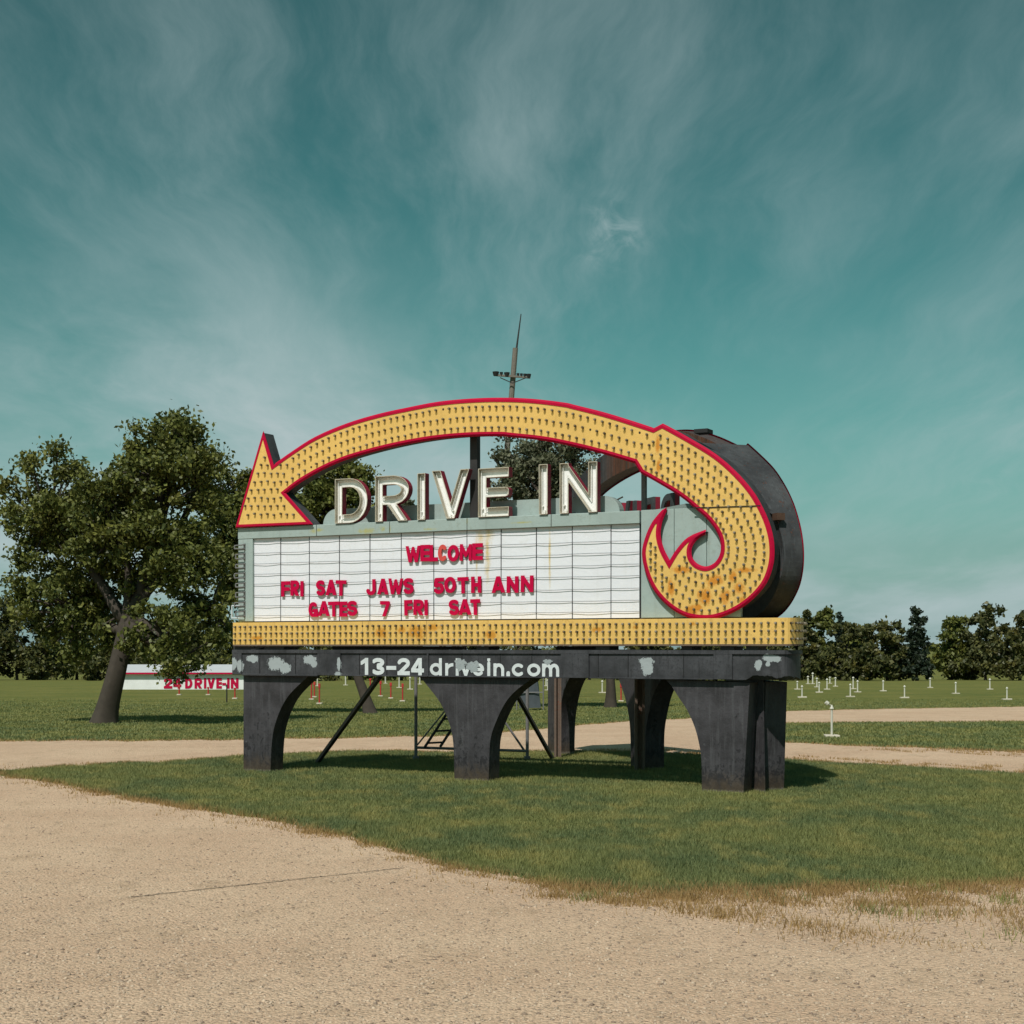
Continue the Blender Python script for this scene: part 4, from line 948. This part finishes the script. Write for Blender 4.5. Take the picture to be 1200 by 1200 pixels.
for (px, py, tp), l in zip(rl, rlab): post(px, py, tp, 'red', l)
post(265.8, 823.6, 802, 'black', 'thin black post in front of the low white building')

# ------------------------------------------------------------------ low white building
by = groundY(808); bz = float(gz(by)); bx0, bx1 = (140-600)*by/F, (330-600)*by/F
bd = empty('low_building', ((bx0+bx1)/2, by, bz)); tag(bd, 'low white building with red stripe and red DRIVE-IN lettering, far left', 'building')
hx = (bx1-bx0)/2; z1 = (808-789.5)*by/F; z2 = (808-779)*by/F
M['bwhite'] = painted('white_wall', (.72, .72, .70), .6, (.4, .38, .34), .2, scale=.5)
M['bred'] = plain('red_wall_paint', (.45, .004, .045), .7, .1, 8, .1)
MB().box(-hx, hx, 0, 4, -.3, z1).build('wall', M['bwhite'], bd)
rf = MB(); rf.add([(-hx-.2, -.25, z1+.03), (hx+.2, -.25, z1+.03), (hx+.2, 1.8, z2), (-hx-.2, 1.8, z2), (-hx-.2, 4.3, z1+.03), (hx+.2, 4.3, z1+.03)], [(0, 1, 2, 3), (3, 2, 5, 4), (0, 3, 4), (1, 5, 2), (0, 4, 5, 1)])
rf.build('roof', plain('pale_roof', (.46, .47, .48), .5, .08, 2), bd)
MB().box(-hx-.2, hx+.2, -.30, -.252, z1-.03, z1+.09).build('red_stripe', M['bred'], bd)
for ch, a, b in (('2', 192, 202), ('4', 203, 212.5), ('D', 217, 225.5), ('R', 228, 237), ('I', 239, 241.8), ('V', 243, 252), ('E', 253.5, 260), ('-', 260.5, 265), ('I', 266, 269.2), ('N', 270.5, 279.5)):
    w0, w1 = (a-600)*by/F, (b-600)*by/F; hh = 12.2*by/F; zb_ = 1.0*by/F*1.2
    lp = glyph(ch, (w1-w0)/hh, .12)[0]; mb = MB().prism([[(w0+x*hh-bd.location.x, zb_+z*hh) for x, z in L] for L in lp], -.03, -.004)
    mb.build('wall_letter', M['bred'], bd)
# grey covered cabinet under the rear arch
cx, cy, cz = gpt(621, 832); uc = empty('equipment_cabinet', (cx, cy, cz)); tag(uc, 'dark grey covered equipment cabinet with pipe frame, on the far grass beneath the sign', 'cabinet')
k = cy/F; M['tarp'] = plain('grey_tarp', (.07, .08, .09), .5, .35, 3)
mb = MB(); V = []
for j, z in enumerate((0, .4, .8, 1.15)):
    for a in range(10): t = 2*math.pi*a/10; rr = .42*(1-.10*j)+.03*math.sin(a*2.3+j); V.append((rr*1.05*max(-.8, min(.8, 1.2*math.cos(t))), .35*max(-.8, min(.8, 1.2*math.sin(t))), z+.08))
mb.add(V, [(j*10+a, j*10+(a+1) % 10, (j+1)*10+(a+1) % 10, (j+1)*10+a) for j in range(3) for a in range(10)]+[tuple(range(30, 40)), tuple(range(9, -1, -1))]).build('cover', M['tarp'], uc)
for sx in (-1, 1): MB().tube((sx*.46, -.32, 0), (sx*.46, -.32, 1.3), .025).build('frame_pipe', M['steel'], uc)
MB().tube((-.46, -.32, .62), (.46, -.32, .62), .02).build('frame_rail', M['steel'], uc)

# ------------------------------------------------------------------ utility pole
yp = 72.0; pb0 = Vector(((570-600)*yp/F, yp, float(gz(yp)))); pt_ = ray(604, 408, yp)
up = empty('utility_pole', pb0); tag(up, 'leaning wooden pole with lamp crossarm and thin mast behind the sign', 'pole'); L0 = lambda v: Vector(v)-pb0
M['wood'] = painted('weathered_wood', (.17, .15, .125), .85, (.06, .05, .04), .6, scale=3)
MB().tube((0, 0, -.3), L0(pt_), .17, .125, 10).build('shaft', M['wood'], up)
MB().tube(L0(ray(604.6, 414, yp)), L0(ray(610.6, 368, yp)), .05, .022, 8).build('mast', M['dark_steel'], up)
ca_, cb_ = ray(579, 439.5, yp-.2), ray(621.5, 442.5, yp-.2)
MB().bar(L0(ca_), L0(cb_), .10, .09).build('crossarm', M['wood'], up)
for px in (586, 617): MB().bar(L0(ray(px, 442.5, yp-.25)), L0(ray(600.5, 449, yp-.25)), .04, .04).build('arm_brace', M['dark_steel'], up)
for px, w_ in ((581, .16), (587.5, .08), (594, .14), (607, .07), (611, .07), (615, .08), (619.5, .12)):
    c = L0(ray(px, 438+(px-579)*.07, yp-.2)); MB().tube(c-Vector((0, 0, .09)), c+Vector((0, 0, .10)), w_*.7, w_, 8).build('floodlight', M['black'], up)

# ------------------------------------------------------------------ trees
def leaf_mat(name, dark, light, warm):
    m, t, b, o = newmat(name); g = t.node('ShaderNodeNewGeometry'); gi = g.outputs['Random Per Island']; n1 = t.noise(g.outputs['Position'], .6, 3, .6)
    c = t.mix(gi, dark, light); c = t.mix(t.math('MULTIPLY', t.ramp(n1, .5, .8), .6), c, warm)
    t.l.new(c, b.inputs['Base Color']); b.inputs['Roughness'].default_value = .5; b.inputs['Specular IOR Level'].default_value = .3
    tr = t.node('ShaderNodeBsdfTranslucent'); t.l.new(c, tr.inputs[0]); mx = t.node('ShaderNodeMixShader'); mx.inputs[0].default_value = .25
    t.l.new(b.outputs[0], mx.inputs[1]); t.l.new(tr.outputs[0], mx.inputs[2]); t.l.new(mx.outputs[0], o.inputs[0]); return m
M['leafA'] = leaf_mat('leaf_green', (.045, .060, .016), (.175, .185, .042), (.21, .18, .034))
M['leafB'] = leaf_mat('leaf_grey_green', (.055, .066, .035), (.19, .19, .115), (.12, .12, .055))
M['leafC'] = leaf_mat('leaf_far', (.045, .054, .022), (.115, .115, .034), (.23, .165, .030))
M['leafD'] = leaf_mat('leaf_spruce', (.018, .030, .020), (.040, .056, .030), (.05, .06, .03))
M['bark'] = plain('bark', (.055, .044, .034), .9, .4, 6)
def limb(mb, a, b, r0, r1, bend=.12, seg=4, n=7):
    a, b = Vector(a), Vector(b); L = (b-a).length; off = Vector((random.uniform(-1, 1), random.uniform(-1, 1), random.uniform(-.3, .6)))*bend*L; p = a; r = r0
    for k in range(1, seg+1):
        f = k/seg; q = a.lerp(b, f)+off*math.sin(math.pi*f); rr = r0+(r1-r0)*f; mb.tube(p, q, r, rr, n, k == 1); p = q; r = rr
def trunk_tube(mb, tt, r0, K=14, n=12):                    # one continuous tapered trunk with a root flare and knobbly outline
    ph = [random.random()*6.28 for _ in range(3)]; off = Vector((random.uniform(-1, 1), random.uniform(-1, 1), 0))*.06*tt.length; b = len(mb.V); L = tt.length
    for k in range(K+1):
        f = (k/K)**1.5; h = f*L; c = tt*f+off*math.sin(math.pi*f)+Vector((0, 0, -.25*(1-f)**6)); rr = r0*((1-.42*f)+.75*math.exp(-max(h, 0)/.22)*(1 if k else 1.3))
        for a in range(n):
            t = 2*math.pi*a/n; q = rr*(1+.10*math.sin(3*t+ph[0]+f*2)+.05*math.sin(5*t+ph[1]))+.0; mb.V.append((c.x+q*math.cos(t), c.y+q*math.sin(t), c.z))
    Fc = [(b+k*n+a, b+k*n+(a+1) % n, b+(k+1)*n+(a+1) % n, b+(k+1)*n+a) for k in range(K) for a in range(n)]
    mb.F += Fc; mb.mi += [0]*len(Fc)
def tree(name, base, trunk_top, lobes, nleaf, leaf, mat, label, group=None, r0=.2, clumps=120, flat=1.0):
    o = empty(name, base); tag(o, label, 'tree', group); bz_ = Vector(base)
    tk = MB(); tt = Vector(trunk_top)-bz_; trunk_tube(tk, tt, r0)
    wts = np.array([a*b_*c for (_, (a, b_, c)) in lobes]); wts = wts/wts.sum(); Cs = []
    for k in range(clumps):
        ctr, rad = lobes[rng.choice(len(lobes), p=wts)]; d = rng.normal(size=3); d /= np.linalg.norm(d); q = rng.random()**.45
        Cs.append((np.array(ctr)-np.array(base)+d*np.array(rad)*q, .55+.75*rng.random()))
    forks = []
    for (ctr, rad) in lobes:
        c = Vector(ctr)-bz_; c = c-Vector((0, 0, rad[2]*.25)); limb(tk, tt.lerp(Vector((0, 0, 0)), random.uniform(0, .25)), c, r0*.55, r0*.22, .1, 4, 7); forks.append(c)
    for c, s in Cs:
        f = min(forks+[tt], key=lambda v: (v-Vector(c)).length); limb(tk, f, c, r0*.16, r0*.04, .12, 3, 5)
    tk.build('trunk', M['bark'], o, smooth=True)
    per = nleaf//clumps; mr = np.mean([np.mean(r) for _, r in lobes]); C = []
    for c, s in Cs:
        sg = mr*.145*s; m_ = int(per*s*1.05); C.append(c+rng.normal(size=(m_, 3))*np.array([sg, sg, sg*.75*flat]))
    C = np.concatenate(C); N = len(C); ax = rng.normal(size=(N, 3)); ax /= np.linalg.norm(ax, axis=1)[:, None]; bx = np.cross(ax, rng.normal(size=(N, 3))); bx /= np.linalg.norm(bx, axis=1)[:, None]
    sz = leaf*(.6+.8*rng.random(N))[:, None]
    link('crown', leaf_mesh('crown', C, ax*sz, bx*sz*.6), mat, o); return o
def rl_(px, py, Y, rx, ry, rd_=None): c = ray(px, py, Y); k = Y/F; return ((c.x, c.y, c.z), (rx*k, (rd_ or rx)*k, ry*k))
# big tree at the left edge, trunk beyond the photograph's edge
tb = ((118-600)*40/F, 40.0, float(gz(40)))
tree('broadleaf_tree', tb, ray(150, 720, 40), [rl_(190, 545, 40, 52, 58), rl_(232, 560, 40, 38, 48), rl_(140, 610, 40, 70, 90), rl_(215, 640, 39.5, 55, 62), rl_(195, 740, 39, 62, 52), rl_(90, 700, 41, 70, 80), rl_(250, 700, 40, 34, 50), rl_(60, 600, 41, 60, 80), rl_(205, 505, 40.2, 32, 26), rl_(208, 772, 39, 24, 22)], 70000, .062, M['leafA'], 'large dark green leafy tree at the left edge', r0=.30, clumps=420)
ta_ = gpt(436, 836)
tree('broadleaf_tree', ta_, ray(400, 745, ta_[1]), [rl_(330, 660, ta_[1], 62, 70), rl_(388, 590, ta_[1], 50, 46), rl_(300, 590, ta_[1], 44, 48), rl_(272, 650, ta_[1]+1, 40, 60), rl_(410, 565, ta_[1], 30, 28), rl_(430, 640, ta_[1], 50, 46), rl_(262, 570, ta_[1], 26, 30)], 50000, .075, M['leafA'], 'leafy tree with leaning dark trunk seen through the first arch', r0=.19, clumps=300)
tc_ = gpt(716, 829); yc = tc_[1]
tree('broadleaf_tree', tc_, ray(708, 760, yc), [rl_(640, 552, yc, 62, 46), rl_(592, 518, yc, 20, 16), rl_(578, 530, yc, 12, 16), rl_(574, 590, yc, 18, 30), rl_(672, 560, yc, 36, 56), rl_(604, 590, yc, 36, 66), rl_(700, 660, yc, 66, 70), rl_(620, 680, yc, 66, 70), rl_(606, 535, yc, 26, 30), rl_(672, 530, yc, 32, 26), rl_(635, 520, yc, 30, 20)], 46000, .075, M['leafB'], 'tall grey-green tree behind the letters E and IN', r0=.2, clumps=330)
tree('broadleaf_tree', gpt(535, 816), ray(530, 740, 84), [rl_(545, 640, 84, 24, 40), rl_(500, 640, 84, 40, 50), rl_(560, 600, 84, 9, 16), rl_(480, 590, 84, 14, 16), rl_(730, 580, 84, 5, 9), rl_(533, 570, 84, 8, 12)], 10000, .14, M['leafB'], 'low distant tree behind the letters R, I and V', r0=.2, clumps=90)
# far hedge of trees
hl = [(962, 745, 20, 46), (992, 757, 34, 38), (985, 735, 12, 30), (1010, 760, 24, 34), (940, 752, 18, 40), (1040, 752, 30, 42), (1075, 745, 28, 50), (1115, 755, 32, 40), (1155, 748, 30, 46), (1195, 752, 34, 44), (915, 762, 24, 32), (880, 765, 26, 26), (20, 745, 50, 50), (-30, 735, 50, 60), (90, 752, 46, 42), (150, 755, 44, 40), (215, 757, 40, 38), (275, 752, 36, 42), (345, 752, 40, 40), (410, 757, 36, 36), (470, 754, 36, 40), (540, 757, 36, 34), (610, 752, 38, 40), (690, 757, 40, 36), (760, 755, 36, 36), (825, 757, 36, 34)]
for k, (px, cy_, rx, ry) in enumerate(sorted(hl)):
    Yh = 205+rng.random()*30; zt_ = float(gz(Yh)); x = (px-600)*Yh/F; kk = Yh/F; topz = H+(HY-(cy_-ry))*kk; hgt = topz-zt_; cz_ = zt_+hgt*.52
    spruce = px in (985, 1075)
    lob = [((x, Yh, zt_+hgt*f), (rx*kk*(1-f)*.75+.25, rx*kk*(1-f)*.75+.25, hgt*.09)) for f in (.10, .18, .26, .34, .42, .5, .58, .66, .74, .82)] if spruce else [((x, Yh, cz_), (rx*kk*.9, rx*kk*.8, hgt*.36)), ((x-rx*kk*.6, Yh-1, zt_+hgt*.26), (rx*kk*.9, rx*kk*.7, hgt*.27)), ((x+rx*kk*.6, Yh-1, zt_+hgt*.24), (rx*kk*.9, rx*kk*.7, hgt*.25)), ((x+rx*kk*.2, Yh, zt_+hgt*.75), (rx*kk*.5, rx*kk*.5, hgt*.22))]
    side = 'right of' if px > 930 else ('behind' if px > 285 else 'left of')
    n_ = [q for q in sorted(hl) if (q[0] > 930) == (px > 930) and (q[0] > 285) == (px > 285)]; pos = [q[0] for q in n_].index(px)
    words_ = ['leftmost', 'second from left', 'third from left', 'fourth from left', 'fifth from left', 'sixth from left', 'seventh from left', 'eighth from left', 'ninth from left', 'tenth from left', 'eleventh from left', 'twelfth from left']
    tree('spruce_tree' if spruce else 'distant_tree', (x, Yh, zt_), (x, Yh, zt_+hgt*.5), lob, 7000, .30 if not spruce else .22, M['leafD'] if spruce else [M['leafC'], M['leafC'], M['leafA']][k % 3], f'{"dark pointed spruce" if spruce else "rounded distant tree"} in the far hedge {side} the sign, {words_[min(pos, 11)]}', 'trees along the far field edge', r0=.2, clumps=60 if not spruce else 170)
for o in bpy.data.objects:
    if '_rear' in o: del o['_rear']
